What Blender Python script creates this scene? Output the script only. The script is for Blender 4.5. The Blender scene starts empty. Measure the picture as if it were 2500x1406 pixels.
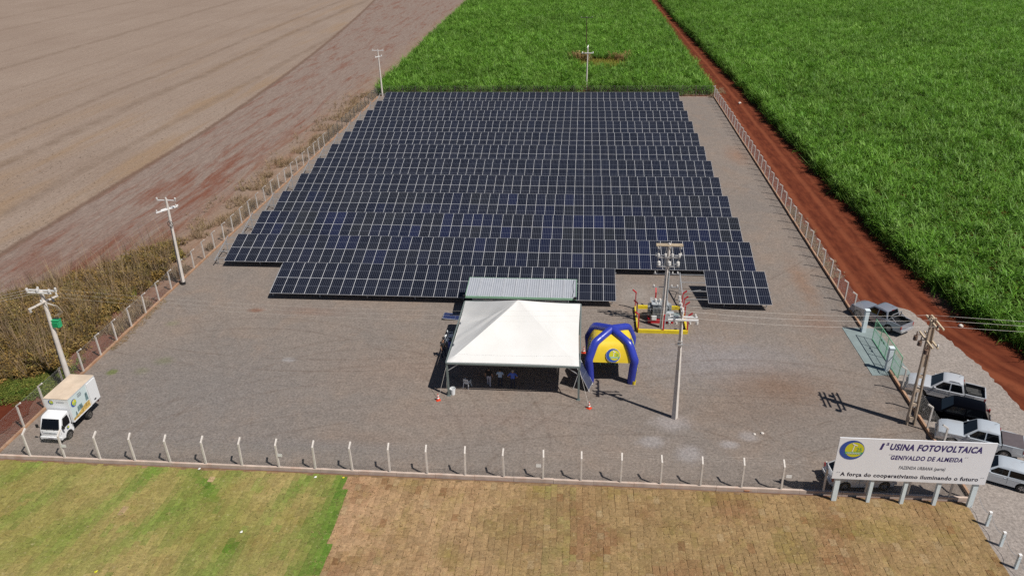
import bpy, bmesh, math, random
from mathutils import Vector, Matrix, noise
R = math.radians
rnd = random.Random(7)
scene = bpy.context.scene
COL = scene.collection

# ------------------------------------------------------------------ camera
CAM = Vector((4.06293, -75.38, 34.29279))
YAW, PITCH, ROLL, FPX = R(-5.638831), R(26.7717), R(-1.261867), 1867.1
_f = Vector((math.sin(YAW)*math.cos(PITCH), math.cos(YAW)*math.cos(PITCH), -math.sin(PITCH)))
_r0 = Vector((math.cos(YAW), -math.sin(YAW), 0)); _u0 = _r0.cross(_f)
_r = math.cos(ROLL)*_r0 + math.sin(ROLL)*_u0; _u = -math.sin(ROLL)*_r0 + math.cos(ROLL)*_u0
cam_data = bpy.data.cameras.new('camera'); cam = bpy.data.objects.new('camera', cam_data); COL.objects.link(cam)
cam_data.sensor_width = 36.0; cam_data.lens = FPX/2500*36; cam_data.clip_end = 6000; cam_data.clip_start = 0.5
cam.matrix_world = Matrix(((_r.x, _u.x, -_f.x, CAM.x), (_r.y, _u.y, -_f.y, CAM.y), (_r.z, _u.z, -_f.z, CAM.z), (0, 0, 0, 1)))
scene.camera = cam
def pix(x, y, z=0.0):                      # photo pixel -> point on the level z
    d = _f + (x-1250)/FPX*_r + (703-y)/FPX*_u
    return CAM + d*((z-CAM.z)/d.z)
def project(p):
    d = Vector(p)-CAM; z = d.dot(_f)
    return 1250+FPX*d.dot(_r)/z, 703-FPX*d.dot(_u)/z

# ------------------------------------------------------------------ sky, sun, exposure
SUN = Vector((0.585, -0.35, 1.0)).normalized()
world = bpy.data.worlds.new('World'); scene.world = world; world.use_nodes = True
wn = world.node_tree; bg = wn.nodes['Background']
sky = wn.nodes.new('ShaderNodeTexSky'); sky.sky_type = 'NISHITA'; sky.sun_disc = False
sky.sun_elevation = math.asin(SUN.z); sky.sun_rotation = math.atan2(SUN.x, SUN.y)
sky.air_density = 0.75; sky.dust_density = 0.3; sky.ozone_density = 1.0
wn.links.new(sky.outputs[0], bg.inputs['Color']); bg.inputs['Strength'].default_value = 0.05
sd = bpy.data.lights.new('sun', 'SUN'); sd.energy = 4.8; sd.angle = R(0.53); sd.color = (1.0, 0.955, 0.89)
sun = bpy.data.objects.new('sun', sd); COL.objects.link(sun); sun.location = (0, 0, 80)
sun.rotation_euler = (-SUN).to_track_quat('-Z', 'Y').to_euler()
vs = scene.view_settings; vs.view_transform = 'Standard'; vs.look = 'None'; vs.exposure = 0.0; vs.gamma = 1.0
scene.render.engine = 'CYCLES'
scene.cycles.use_denoising = False
scene.cycles.max_bounces = 5; scene.cycles.diffuse_bounces = 2; scene.cycles.glossy_bounces = 3
scene.cycles.transmission_bounces = 3; scene.cycles.caustics_reflective = False; scene.cycles.caustics_refractive = False

# ------------------------------------------------------------------ helpers: materials
class NT:
    def __init__(s, mat):
        mat.use_nodes = True; s.t = mat.node_tree; s.n = s.t.nodes; s.b = s.n['Principled BSDF']
    def node(s, kind, **kw):
        nd = s.n.new('ShaderNode'+kind)
        for k, v in kw.items(): setattr(nd, k, v)
        return nd
    def put(s, sock, v):
        if v is None: return
        if hasattr(v, 'is_linked'): s.t.links.new(v, sock)
        elif isinstance(v, (tuple, list)) and len(v) == 3 and sock.type == 'RGBA': sock.default_value = (*v, 1)
        else: sock.default_value = v
    def math(s, op, a, b=None, c=None, clamp=False):
        nd = s.node('Math', operation=op, use_clamp=clamp)
        for i, v in enumerate((a, b, c)):
            if v is not None: s.put(nd.inputs[i], v)
        return nd.outputs[0]
    def vmath(s, op, a, b=None):
        nd = s.node('VectorMath', operation=op); s.put(nd.inputs[0], a)
        if b is not None: s.put(nd.inputs[1], b)
        return nd.outputs['Value'] if op in ('LENGTH', 'DISTANCE', 'DOT_PRODUCT') else nd.outputs[0]
    def mix(s, fac, a, b, mode='MIX'):
        nd = s.node('Mix', data_type='RGBA', blend_type=mode); nd.clamp_factor = True
        s.put(nd.inputs[0], fac); s.put(nd.inputs[6], a); s.put(nd.inputs[7], b); return nd.outputs[2]
    def noise(s, vec, scale, detail=3, rough=.55, dist=0.0, out=0):
        nd = s.node('TexNoise'); s.put(nd.inputs['Vector'], vec); nd.inputs['Scale'].default_value = scale
        nd.inputs['Detail'].default_value = detail; nd.inputs['Roughness'].default_value = rough
        nd.inputs['Distortion'].default_value = dist; return nd.outputs[out]
    def ramp(s, v, lo, hi, a=0.0, b=1.0):
        nd = s.node('MapRange'); s.put(nd.inputs[0], v)
        for i, q in enumerate((lo, hi, a, b)): nd.inputs[i+1].default_value = q
        return nd.outputs[0]
    def pos(s): return s.node('NewGeometry').outputs['Position']
    def obj(s): return s.node('TexCoord').outputs['Object']
    def sep(s, v):
        nd = s.node('SeparateXYZ'); s.put(nd.inputs[0], v); return nd.outputs
    def comb(s, x, y, z):
        nd = s.node('CombineXYZ')
        for i, v in enumerate((x, y, z)): s.put(nd.inputs[i], v)
        return nd.outputs[0]
    def bump(s, h, strength=.4, dist=.02):
        nd = s.node('Bump'); nd.inputs['Strength'].default_value = strength; nd.inputs['Distance'].default_value = dist
        s.put(nd.inputs['Height'], h); s.t.links.new(nd.outputs[0], s.b.inputs['Normal'])
    def base(s, c): s.put(s.b.inputs['Base Color'], c)

def mat(name, col, rough=.6, metal=0.0, spec=.5, var=0.0, scale=6.0, coat=0.0, dirt=None):
    m = bpy.data.materials.new(name); t = NT(m); b = t.b
    b.inputs['Roughness'].default_value = rough; b.inputs['Metallic'].default_value = metal
    b.inputs['Specular IOR Level'].default_value = spec; b.inputs['Coat Weight'].default_value = coat
    if coat: b.inputs['Coat Roughness'].default_value = .06
    c = (*col[:3],)
    if var:
        n = t.noise(t.obj(), scale, 4)
        c = t.mix(t.ramp(n, .35, .7), tuple(x*(1-var) for x in col), tuple(min(1, x*(1+var)) for x in col))
        r = t.noise(t.obj(), scale*3.1, 3); t.put(b.inputs['Roughness'], t.ramp(r, .3, .7, max(.05, rough-.12), min(1, rough+.12)))
    if dirt:
        n2 = t.noise(t.obj(), scale*.7, 5, .7)
        c = t.mix(t.math('MULTIPLY', t.ramp(n2, .5, .75), dirt[1]), c, dirt[0])
    t.base(c); return m

M = {}
M['conc'] = mat('pale_concrete', (.66, .61, .56), .85, var=.10, scale=3, dirt=((.42, .30, .22), .3))
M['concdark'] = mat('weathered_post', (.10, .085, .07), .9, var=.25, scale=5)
M['beam'] = mat('beam_concrete', (.54, .43, .36), .9, var=.15, scale=1.2, dirt=((.42, .22, .14), .6))
M['beamred'] = mat('beam_soil_stained', (.42, .25, .15), .9, var=.2, scale=1.0, dirt=((.33, .12, .05), .8))
M['galv'] = mat('galvanised_steel', (.55, .56, .57), .42, metal=.55, var=.12, scale=4)
M['wire'] = mat('fence_wire', (.50, .48, .45), .5, metal=.3)
M['alu'] = mat('aluminium_frame', (.70, .71, .74), .42, metal=.2)
M['white'] = mat('white_paint', (.80, .80, .79), .5, var=.04, scale=2)
M['signwhite'] = mat('white_sign_sheet', (.86, .87, .90), .35, var=.015, scale=1)
M['lightblue'] = mat('pale_blue_white_paint', (.70, .79, .82), .55, var=.07, scale=3)
M['navy'] = mat('navy_print', (.045, .030, .16), .5)
M['darkprint'] = mat('dark_print', (.035, .035, .06), .5)
M['greyprint'] = mat('grey_print', (.12, .13, .16), .5)
M['logoblue'] = mat('logo_blue', (.035, .085, .36), .45)
M['logoyel'] = mat('logo_yellow', (.62, .60, .03), .45)
M['logogreen'] = mat('logo_green', (.10, .42, .16), .45)
M['logowhite'] = mat('logo_white', (.85, .85, .82), .45)
M['black'] = mat('black_rubber', (.012, .012, .012), .75)
M['darkplastic'] = mat('dark_plastic', (.02, .02, .022), .5)
M['glass'] = mat('tinted_glass', (.004, .005, .007), .06, spec=.35)
M['rim'] = mat('alloy_rim', (.38, .38, .39), .35, metal=.7)
M['steelrim'] = mat('steel_rim', (.12, .11, .10), .6, metal=.3)
M['silver'] = mat('silver_car_paint', (.60, .62, .65), .32, metal=.25, coat=.5, dirt=((.34, .25, .2), .35), scale=.8)
M['silver2'] = mat('bluish_silver_car_paint', (.56, .61, .66), .30, metal=.25, coat=.5, dirt=((.33, .24, .2), .25), scale=.8)
M['gunmetal'] = mat('grey_car_paint', (.30, .32, .37), .30, metal=.35, coat=.6, dirt=((.3, .2, .15), .3), scale=.8)
M['blackcar'] = mat('black_car_paint', (.0018, .0018, .003), .3, spec=.06)
M['whitecar'] = mat('white_car_paint', (.70, .70, .70), .3, coat=.5, dirt=((.5, .25, .12), .5), scale=.8)  # dirt colour paints in the orange of red soil reflected on the body
M['redlamp'] = mat('red_lamp', (.30, .012, .015), .2, coat=.5)
M['headlamp'] = mat('clear_lamp', (.33, .32, .35), .15, coat=.8)
M['bedliner'] = mat('bed_liner', (.016, .017, .02), .6, var=.3, scale=3)
M['tonneau'] = mat('tonneau_cover', (.10, .082, .088), .7, var=.1, scale=2)
M['tent'] = None
M['tentframe'] = mat('tent_steel', (.20, .24, .23), .5, metal=.3, var=.1)
M['infblue'] = mat('inflatable_blue', (.028, .045, .36), .36, spec=.55, var=.08, scale=1.5)
M['infyellow'] = mat('inflatable_yellow', (.78, .56, .03), .45, var=.05, scale=1.5)
M['red'] = mat('red_paint', (.52, .018, .03), .5, var=.1, scale=4)
M['yellow'] = mat('yellow_paint', (.75, .58, .02), .55, var=.1, scale=3, dirt=((.4, .3, .1), .25))
M['trafo'] = mat('transformer_grey', (.40, .43, .45), .5, var=.08, scale=3)
M['green'] = mat('green_paint', (.03, .38, .16), .4, var=.1, scale=5)
M['gategreen'] = mat('gate_green', (.16, .40, .24), .5, var=.08)
M['fascia'] = mat('green_fascia', (.30, .52, .36), .5, var=.06, scale=1.5)
M['slab'] = mat('grey_green_slab', (.21, .26, .26), .85, var=.1, scale=1.2)
M['ceramic'] = mat('insulator_ceramic', (.62, .60, .57), .25)
M['ceramicdk'] = mat('insulator_brown', (.16, .10, .07), .35, var=.3)
M['wood'] = mat('timber_crossarm', (.58, .47, .33), .8, var=.15, scale=4)
M['polebrown'] = mat('dusty_concrete', (.47, .38, .29), .9, var=.15, scale=2, dirt=((.42, .22, .12), .5))
M['cable'] = mat('aluminium_cable', (.72, .68, .62), .5, metal=.1)
M['cableblk'] = mat('black_cable', (.02, .02, .02), .6)
M['chairwhite'] = mat('white_chair_plastic', (.80, .82, .83), .4)
M['chairgreen'] = mat('green_chair_plastic', (.45, .66, .42), .4)
M['coneorange'] = mat('cone_orange', (.70, .075, .03), .5)
M['skin'] = mat('skin', (.36, .20, .13), .55)
M['hair'] = mat('dark_hair', (.015, .011, .009), .6)
M['hairgrey'] = mat('grey_hair', (.40, .36, .32), .6)
M['shirtblue'] = mat('blue_shirt', (.08, .15, .58), .8, var=.12, scale=6)
M['shirtlight'] = mat('light_blue_shirt', (.42, .54, .70), .8, var=.08, scale=6)
M['shirtblack'] = mat('black_shirt', (.012, .012, .014), .85)
M['jeans'] = mat('dark_jeans', (.02, .024, .045), .85, var=.2, scale=8)
M['greytrousers'] = mat('grey_trousers', (.40, .41, .48), .85, var=.1, scale=8)
M['shoe'] = mat('dark_shoe', (.02, .018, .016), .6)
M['drumblue'] = mat('blue_drum', (.03, .06, .32), .5)
M['soilbag'] = mat('pale_litter', (.72, .72, .66), .6)
M['stucco'] = mat('shed_wall', (.48, .52, .54), .7, var=.05, scale=1.5)
M['brick'] = mat('clay_brick', (.50, .24, .12), .9, var=.2)

# tent fabric: bright PVC with faint seams and a little translucency
m = bpy.data.materials.new('tent_fabric'); t = NT(m)
o = t.obj(); n1 = t.noise(o, .5, 4); n2 = t.noise(t.vmath('MULTIPLY', o, (1.2, 6, 1)), 1.6, 4)
t.base(t.mix(t.ramp(n1, .4, .7), (.70, .69, .665), (.75, .74, .72)))
t.b.inputs['Roughness'].default_value = .45; t.bump(n2, .25, .05)
M['tent'] = m

# zinc roof of the shed
m = bpy.data.materials.new('zinc_roof'); t = NT(m); o = t.obj()
t.base(t.mix(t.noise(o, 1.4, 4), (.46, .48, .52), (.60, .62, .66))); t.b.inputs['Metallic'].default_value = .35
t.b.inputs['Roughness'].default_value = .42; M['zinc'] = m

# truck box skins
M['truckroof'] = mat('dusty_truck_roof', (.62, .50, .38), .8, var=.12, scale=1.1, dirt=((.5, .36, .24), .4))
M['truckwhite'] = mat('white_truck_paint', (.78, .79, .80), .3, coat=.4)
M['adblue'] = mat('print_pale_blue', (.60, .70, .70), .45)
M['adyellow'] = mat('print_ochre', (.58, .40, .12), .5, var=.5, scale=5)
M['adteal'] = mat('print_teal', (.16, .25, .26), .5, var=.5, scale=6)

# solar glass: cell columns and half-cell split are printed under the glass
m = bpy.data.materials.new('solar_cells'); t = NT(m)
uv = t.node('UVMap').outputs[0]; sx = t.sep(uv)
cx = t.math('FRACT', t.math('MULTIPLY', sx[0], 6.0)); dx = t.math('MINIMUM', cx, t.math('SUBTRACT', 1.0, cx))
lx = t.math('LESS_THAN', dx, .045)
dy = t.math('ABSOLUTE', t.math('SUBTRACT', sx[1], .5)); ly = t.math('LESS_THAN', dy, .0075)
cy = t.math('FRACT', t.math('MULTIPLY', sx[1], 24.0)); dcy = t.math('MINIMUM', cy, t.math('SUBTRACT', 1.0, cy))
lc = t.math('MULTIPLY', t.math('LESS_THAN', dcy, .05), .25)
lines = t.math('MAXIMUM', t.math('MAXIMUM', lx, ly), lc)
oi = t.node('ObjectInfo')
cell = t.mix(1.0, (.0065, .0085, .0175), oi.outputs['Color'], 'MULTIPLY')
dust = t.noise(t.pos(), .35, 3)
colr = t.mix(t.math('MULTIPLY', lines, .7), cell, (.165, .18, .225))
colr = t.mix(t.math('MULTIPLY', t.ramp(dust, .35, .7), .012), colr, (.5, .45, .4))
t.base(colr); t.b.inputs['Roughness'].default_value = .14; t.b.inputs['Specular IOR Level'].default_value = .3
M['cells'] = m

# ---- ground materials
def ellipse_mask(t, p, wob, cx, cy, rx, ry, soft=.5, ang=0.0):
    d = t.vmath('SUBTRACT', p, (cx, cy, 0))
    if ang:
        s = t.sep(d); c_, s_ = math.cos(ang), math.sin(ang)
        X = t.math('ADD', t.math('MULTIPLY', s[0], c_), t.math('MULTIPLY', s[1], s_))
        Y = t.math('SUBTRACT', t.math('MULTIPLY', s[1], c_), t.math('MULTIPLY', s[0], s_)); d = t.comb(X, Y, 0.0)
    l = t.vmath('LENGTH', t.vmath('MULTIPLY', d, (1/rx, 1/ry, 0)))
    l = t.math('ADD', l, t.math('MULTIPLY', t.math('SUBTRACT', wob, .5), 1.1))
    k = t.ramp(l, 1.0+soft*.3, 1.0-soft, 0, 1); g = t.noise(p, 6.0, 4, .8)
    return t.math('MULTIPLY', k, t.ramp(t.math('ADD', g, t.math('MULTIPLY', k, .25)), .42, .68))
def gravel(name, c0, c1, c2, speck, marks):
    m = bpy.data.materials.new(name); t = NT(m); p = t.pos()
    fine = t.noise(p, 5.5, 4, .75); mid = t.noise(p, 1.3, 4, .6); big = t.noise(p, .09, 4, .6); big2 = t.noise(p, .23, 4, .6, .6)
    c = t.mix(t.ramp(big, .38, .62), c0, c1); c = t.mix(t.math('MULTIPLY', t.ramp(big2, .48, .72), .7), c, c2)
    wob = t.noise(p, .8, 5, .7)
    for k, (px, py, rx, ry, col, s, soft, ang) in enumerate(marks):
        c = t.mix(t.math('MULTIPLY', ellipse_mask(t, p, wob, px, py, rx, ry, soft, ang), s), c, col)
    if name == 'yard_gravel':           # wheel tracks left by turning lorries
        brk = t.math('MULTIPLY', t.ramp(t.noise(p, .14, 3), .36, .54), t.ramp(t.noise(p, 1.5, 3), .25, .6))
        for (ax, ay, rr, w, s) in TRACKS:
            d = t.math('ABSOLUTE', t.math('SUBTRACT', t.vmath('LENGTH', t.vmath('MULTIPLY', t.vmath('SUBTRACT', p, (ax, ay, 0)), (1, 1, 0))), rr))
            k = t.math('MULTIPLY', t.ramp(d, w, w*.3), t.math('MULTIPLY', brk, s*.5))
            c = t.mix(k, c, (.105, .07, .052))
    v = t.ramp(fine, .25, .75, 1-speck, 1+speck); v2 = t.ramp(mid, .3, .7, .9, 1.1)
    c = t.mix(1.0, c, t.comb(v, v, v), 'MULTIPLY'); c = t.mix(1.0, c, t.comb(v2, v2, v2), 'MULTIPLY')
    t.base(c); t.b.inputs['Roughness'].default_value = .95; t.b.inputs['Specular IOR Level'].default_value = .2
    t.bump(t.math('ADD', t.noise(p, 9, 3, .8), t.math('MULTIPLY', mid, .6)), .55, .05); return m
def em(px, py, wpx, hpx):                 # an ellipse of the photograph, laid on the ground
    c = pix(px, py); a = pix(px+wpx/2, py); b = pix(px, py-hpx/2)
    return c.x, c.y, (a-c).length, (b-c).length
PALE, RED, GRASSY = (.30, .278, .275), (.20, .105, .07), (.13, .15, .055)
YM = [(*em(1760, 880, 520, 130), (.245, .225, .225), .75, .8, 0), (*em(1640, 1032, 120, 46), PALE, .65, .6, 0), (*em(1590, 1078, 90, 34), PALE, .65, .6, 0),
      (*em(1682, 1108, 78, 56), PALE, .65, .6, 0), (*em(1780, 1085, 60, 24), PALE, .7, .6, 0), (*em(1828, 1066, 60, 30), PALE, .6, .6, 0),
      (*em(1900, 945, 330, 110), (.185, .122, .088), .85, .9, 0), (*em(1860, 1010, 420, 90), (.19, .145, .118), .6, .9, 0), (*em(520, 960, 760, 260), (.190, .170, .158), .9, .9, 0), (*em(700, 1090, 900, 60), (.18, .162, .152), .8, .9, 0), (*em(1000, 900, 500, 110), (.24, .18, .145), .6, .9, 0), (*em(1960, 690, 60, 130), (.23, .13, .08), .55, .9, 0), (*em(1800, 380, 70, 50), (.25, .14, .09), .6, .9, 0),
      (*em(2000, 790, 130, 60), (.22, .13, .09), .55, .9, 0), (*em(625, 757, 46, 12), RED, .8, .6, 0), (*em(760, 760, 200, 26), RED, .35, .9, 0),
      (*em(274, 908, 34, 14), GRASSY, .9, .5, 0), (*em(400, 880, 60, 20), GRASSY, .35, .7, 0), (*em(345, 905, 50, 18), GRASSY, .3, .7, 0), (*em(420, 790, 40, 16), GRASSY, .3, .7, 0),
      (*em(1550, 720, 120, 60), (.29, .26, .235), .7, .9, 0), (*em(1300, 700, 60, 200), (.24, .2, .18), .4, .9, 0), (*em(900, 1070, 260, 40), (.20, .15, .12), .45, .9, 0),
      (*em(705, 878, 40, 12), (.33, .32, .32), .6, .6, 0), (*em(1790, 300, 90, 100), (.25, .21, .185), .5, .9, 0), (*em(1200, 1020, 700, 60), (.225, .175, .15), .45, .9, 0)]
TRACKS = [(-20, 40, 62, .13, .8), (-20, 40, 63.8, .13, .8), (-13, -33.5, 13.5, .22, .5), (-13, -33.5, 15.3, .22, .5), (-6, -60, 36, .25, .45), (-6, -60, 38, .25, .45), (-24, -38, 21, .22, .45), (-24, -38, 22.9, .22, .45), (18, -44, 22, .25, .5), (18, -44, 24, .25, .5), (-2, -70, 43, .13, .55), (-2, -70, 41, .13, .5),
          (70, -10, 58, .12, .5), (70, -10, 56, .12, .5), (-60, -44, 40, .12, .4), (-60, -44, 42, .12, .4), (10, -75, 44.5, .12, .6), (36, -62, 34, .11, .8), (36, -62, 32, .11, .7), (36, -62, 36.5, .1, .6)]
M['yard'] = gravel('yard_gravel', (.226, .187, .160), (.200, .171, .151), (.244, .187, .149), .46, YM)
M['park'] = gravel('parking_gravel', (.30, .262, .236), (.275, .238, .213), (.325, .272, .232), .5, [(*em(2450, 1300, 160, 80), (.27, .24, .22), .5, .8, 0)])

m = bpy.data.materials.new('red_earth'); t = NT(m); p = t.pos()
c = t.mix(t.ramp(t.noise(p, .25, 5, .65), .35, .65), (.080, .017, .0075), (.115, .027, .012))
c = t.mix(t.math('MULTIPLY', t.ramp(t.noise(p, 3.0, 4, .7), .4, .7), .45), c, (.14, .04, .02))
t.base(c); t.b.inputs['Roughness'].default_value = .97; t.b.inputs['Specular IOR Level'].default_value = .15; t.bump(t.noise(p, 4, 5, .7), .6, .06); M['earth'] = m

m = bpy.data.materials.new('earth_road'); t = NT(m); p = t.pos(); uv = t.node('UVMap').outputs[0]; q = t.sep(uv)
st = t.noise(t.comb(t.math('MULTIPLY', q[0], 16.0), t.math('MULTIPLY', q[1], .35), 0.0), 1.0, 4, .6)
c = t.mix(t.ramp(st, .36, .66), (.092, .020, .009), (.165, .041, .0175))
for u0, w, s in ((.20, .05, .7), (.47, .05, .7), (.62, .035, .4)):
    d = t.math('ABSOLUTE', t.math('SUBTRACT', t.math('ADD', q[0], t.math('MULTIPLY', t.math('SUBTRACT', t.noise(p, .08, 2), .5), .08)), u0))
    c = t.mix(t.math('MULTIPLY', t.ramp(d, w, w*.3), s), c, (.215, .062, .028))
c = t.mix(t.math('MULTIPLY', t.ramp(t.noise(p, .9, 5, .7), .5, .75), .5), c, (.060, .0135, .0065))
c = t.mix(t.math('MULTIPLY', ellipse_mask(t, p, t.noise(p, .8, 4), *em(2300, 730, 60, 70), .8), .55), c, (.27, .16, .13))
t.base(c); t.b.inputs['Roughness'].default_value = .97; t.b.inputs['Specular IOR Level'].default_value = .15
t.bump(t.math('ADD', t.noise(p, 5, 5, .7), st), .5, .06); M['road'] = m

m = bpy.data.materials.new('harvested_field'); t = NT(m); p = t.pos(); s = t.sep(p)
Xw = t.math('ADD', s[0], t.math('MULTIPLY', t.math('SUBTRACT', t.noise(p, .05, 3), .5), 1.6))
Xl = t.math('ADD', s[0], t.math('MULTIPLY', t.math('SUBTRACT', t.noise(p, .022, 3, .6), .5), 5.5))
bend = t.math('MULTIPLY', t.math('POWER', t.math('MAXIMUM', t.math('SUBTRACT', s[1], 45.0), 0.0), 1.4), .0118)
Xb = t.math('ADD', t.math('ADD', s[0], t.math('MULTIPLY', t.math('SUBTRACT', t.noise(p, .5, 4, .7), .5), 1.2)), bend)               # the headland line drifts away with distance
str1 = t.noise(t.comb(t.math('MULTIPLY', Xw, 2.2), t.math('MULTIPLY', s[1], .35), 0.0), 1.0, 5, .75)
fine = t.noise(p, 3.2, 5, .75); big = t.noise(p, .035, 4, .6)
till = t.mix(t.ramp(str1, .35, .68), (.195, .142, .118), (.275, .215, .182))
rs = t.math('ADD', t.noise(t.comb(t.math('MULTIPLY', Xw, .55), t.math('MULTIPLY', s[1], .07), 3.0), 1.0, 6, .75, .3), t.math('MULTIPLY', t.math('MULTIPLY', t.ramp(t.math('ABSOLUTE', t.math('ADD', s[0], 47.5)), 7.0, 1.5), t.ramp(s[1], 70.0, 20.0)), .10))
till = t.mix(t.math('MULTIPLY', t.ramp(rs, .50, .70), .9), till, (.175, .066, .04))
stub = t.mix(t.ramp(big, .35, .65), (.270, .205, .163), (.302, .234, .188))
rowl = t.noise(t.comb(t.math('MULTIPLY', Xl, 1.25), t.math('MULTIPLY', s[1], .05), 5.0), 1.0, 5, .7)
stub = t.mix(t.math('MULTIPLY', t.ramp(rowl, .45, .7), .5), stub, (.215, .15, .112))
tuft = t.noise(t.vmath('MULTIPLY', p, (1.0, .45, 1)), 2.2, 5, .75)
stub = t.mix(t.math('MULTIPLY', t.ramp(tuft, .45, .72), .55), stub, (.195, .145, .115))
og = t.noise(t.comb(t.math('MULTIPLY', Xw, .16), t.math('MULTIPLY', s[1], .02), 9.0), 1.0, 3, .6)
stub = t.mix(t.math('MULTIPLY', t.math('MULTIPLY', t.ramp(og, .5, .66), t.ramp(s[0], -120, -70)), .75), stub, (.275, .185, .115))
for lx, w, st_ in ((-69.5, 1.6, .6), (-84.3, 2.0, .75), (-94.5, 1.4, .7), (-104, 1.5, .3), (-119, 1.6, .35), (-139.5, 2.2, .6), (-157, 1.8, .3), (-186, 2.4, .4), (-209, 2.6, .35)):
    d = t.math('ABSOLUTE', t.math('SUBTRACT', Xl, lx)); k = t.math('MULTIPLY', t.ramp(d, w, w*.2), st_)
    stub = t.mix(t.math('MULTIPLY', k, t.ramp(t.noise(p, .3, 5, .75), .34, .64, .1, 1)), stub, (.165, .115, .082))
k = t.ramp(Xb, -61.5, -60.5)
till = t.mix(t.math('MULTIPLY', t.math('MULTIPLY', t.ramp(s[1], 12.0, -10.0), t.ramp(t.noise(t.vmath('MULTIPLY', p, (1, .3, 1)), .35, 5, .7), .4, .65)), .8), till, (.155, .058, .036))
c = t.mix(k, stub, till)
dl = t.math('ABSOLUTE', t.math('ADD', Xb, 61.0)); c = t.mix(t.math('MULTIPLY', t.ramp(dl, .8, .2), .75), c, (.14, .085, .06))
mg = t.math('ADD', s[0], t.math('MULTIPLY', t.math('SUBTRACT', t.noise(p, .22, 3), .5), 7.0))
c = t.mix(t.math('MULTIPLY', t.ramp(mg, -46, -39), .65), c, (.275, .185, .125))
rk = t.math('MULTIPLY', t.ramp(t.math('ADD', s[1], t.math('MULTIPLY', t.noise(p, .4, 3), 6.0)), -3.0, -9.0), t.ramp(mg, -44, -41))
c = t.mix(t.math('MULTIPLY', rk, .85), c, (.135, .05, .033))
v = t.ramp(fine, .25, .75, .72, 1.28); c = t.mix(1.0, c, t.comb(v, v, v), 'MULTIPLY')
t.base(c); t.b.inputs['Roughness'].default_value = .97; t.b.inputs['Specular IOR Level'].default_value = .15
t.bump(t.math('ADD', fine, str1), .7, .09); M['field'] = m

def sod_mat(name, attr):
    m = bpy.data.materials.new(name); t = NT(m); p = t.pos()
    base = t.node('Attribute', attribute_name='tint').outputs[0] if attr else t.node('ObjectInfo').outputs['Color']
    f = t.noise(p, 4.5, 6, .8); g = t.noise(t.vmath('MULTIPLY', p, (1.0, 1.6, 1)), 3.0, 4, .65); d = t.noise(p, 1.1, 3)
    v = t.ramp(f, .25, .75, .56, 1.44); c = t.mix(1.0, base, t.comb(v, v, v), 'MULTIPLY')
    c = t.mix(t.math('MULTIPLY', t.ramp(g, .55, .75), .4), c, t.mix(1.0, base, (.62, .5, .42), 'MULTIPLY'))
    c = t.mix(t.math('MULTIPLY', t.ramp(t.noise(p, 4.3, 3), .6, .74), .45), c, (.50, .42, .24))
    c = t.mix(t.math('MULTIPLY', t.ramp(t.noise(p, .55, 5, .7), .5, .72), .45), c, t.mix(1.0, base, (.68, .52, .46), 'MULTIPLY'))
    c = t.mix(t.math('MULTIPLY', t.ramp(t.noise(p, .8, 5, .7, .5), .52, .72), .45), c, t.mix(1.0, base, (.85, 1.02, .62), 'MULTIPLY'))
    t.base(c); t.b.inputs['Roughness'].default_value = .95; t.b.inputs['Specular IOR Level'].default_value = .15
    t.bump(t.math('ADD', f, t.math('MULTIPLY', g, 1.2)), .9, .06); return m
M['sodobj'] = sod_mat('sod_piece', False); M['sodjoin'] = sod_mat('sod_joined', True)

def leaf_mat(name, cols, trans=.3, rough=.55, patch=None):
    m = bpy.data.materials.new(name); t = NT(m); oi = t.node('ObjectInfo')
    rampn = t.node('ValToRGB'); t.put(rampn.inputs[0], oi.outputs['Random']); e = rampn.color_ramp.elements
    e[0].color = (*cols[0], 1); e[1].color = (*cols[-1], 1); e[0].position = 0; e[1].position = 1
    for i, c in enumerate(cols[1:-1]):
        x = e.new((i+1)/(len(cols)-1)); x.color = (*c, 1)
    c = rampn.outputs[0]; p = t.pos()
    lv = t.node('Attribute', attribute_name='leafv').outputs['Fac']
    k = t.ramp(lv, 0, 1, .6, 1.5); c = t.mix(1.0, c, t.comb(k, k, k), 'MULTIPLY')
    b = t.ramp(t.noise(p, .05, 3), .35, .65, .85, 1.15); c = t.mix(1.0, c, t.comb(b, b, b), 'MULTIPLY')
    t.base(c); t.b.inputs['Roughness'].default_value = rough; t.b.inputs['Specular IOR Level'].default_value = .35
    tr = t.node('BsdfTranslucent'); t.put(tr.inputs['Color'], c); ms = t.node('MixShader'); ms.inputs[0].default_value = trans
    out = t.n['Material Output']; t.t.links.new(t.b.outputs[0], ms.inputs[1]); t.t.links.new(tr.outputs[0], ms.inputs[2]); t.t.links.new(ms.outputs[0], out.inputs['Surface']); return m
M['cane'] = leaf_mat('cane_leaf', [(.118, .265, .022), (.155, .315, .034), (.096, .232, .019), (.215, .375, .066), (.13, .285, .027)], .34)
M['deadcane'] = leaf_mat('dry_cane_leaf', [(.36, .25, .10), (.28, .17, .07), (.42, .30, .15)], .2, .8)
M['weed'] = leaf_mat('dry_weed', [(.25, .155, .042), (.31, .20, .058), (.19, .12, .034), (.20, .17, .040), (.38, .26, .10)], .3, .8)
M['weedgreen'] = leaf_mat('green_weed', [(.12, .17, .025), (.20, .20, .04), (.08, .15, .02)], .25, .7)
M['boggrass'] = leaf_mat('yellow_grass', [(.26, .26, .03), (.34, .28, .06), (.20, .24, .03)], .3, .8)
M['straw'] = leaf_mat('straw', [(.32, .25, .20), (.30, .225, .165), (.35, .285, .23), (.31, .215, .14)], .4, .9)
M['drygrass'] = leaf_mat('dry_grass', [(.38, .27, .17), (.43, .325, .215), (.34, .235, .145), (.31, .25, .12)], .45, .9)
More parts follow.
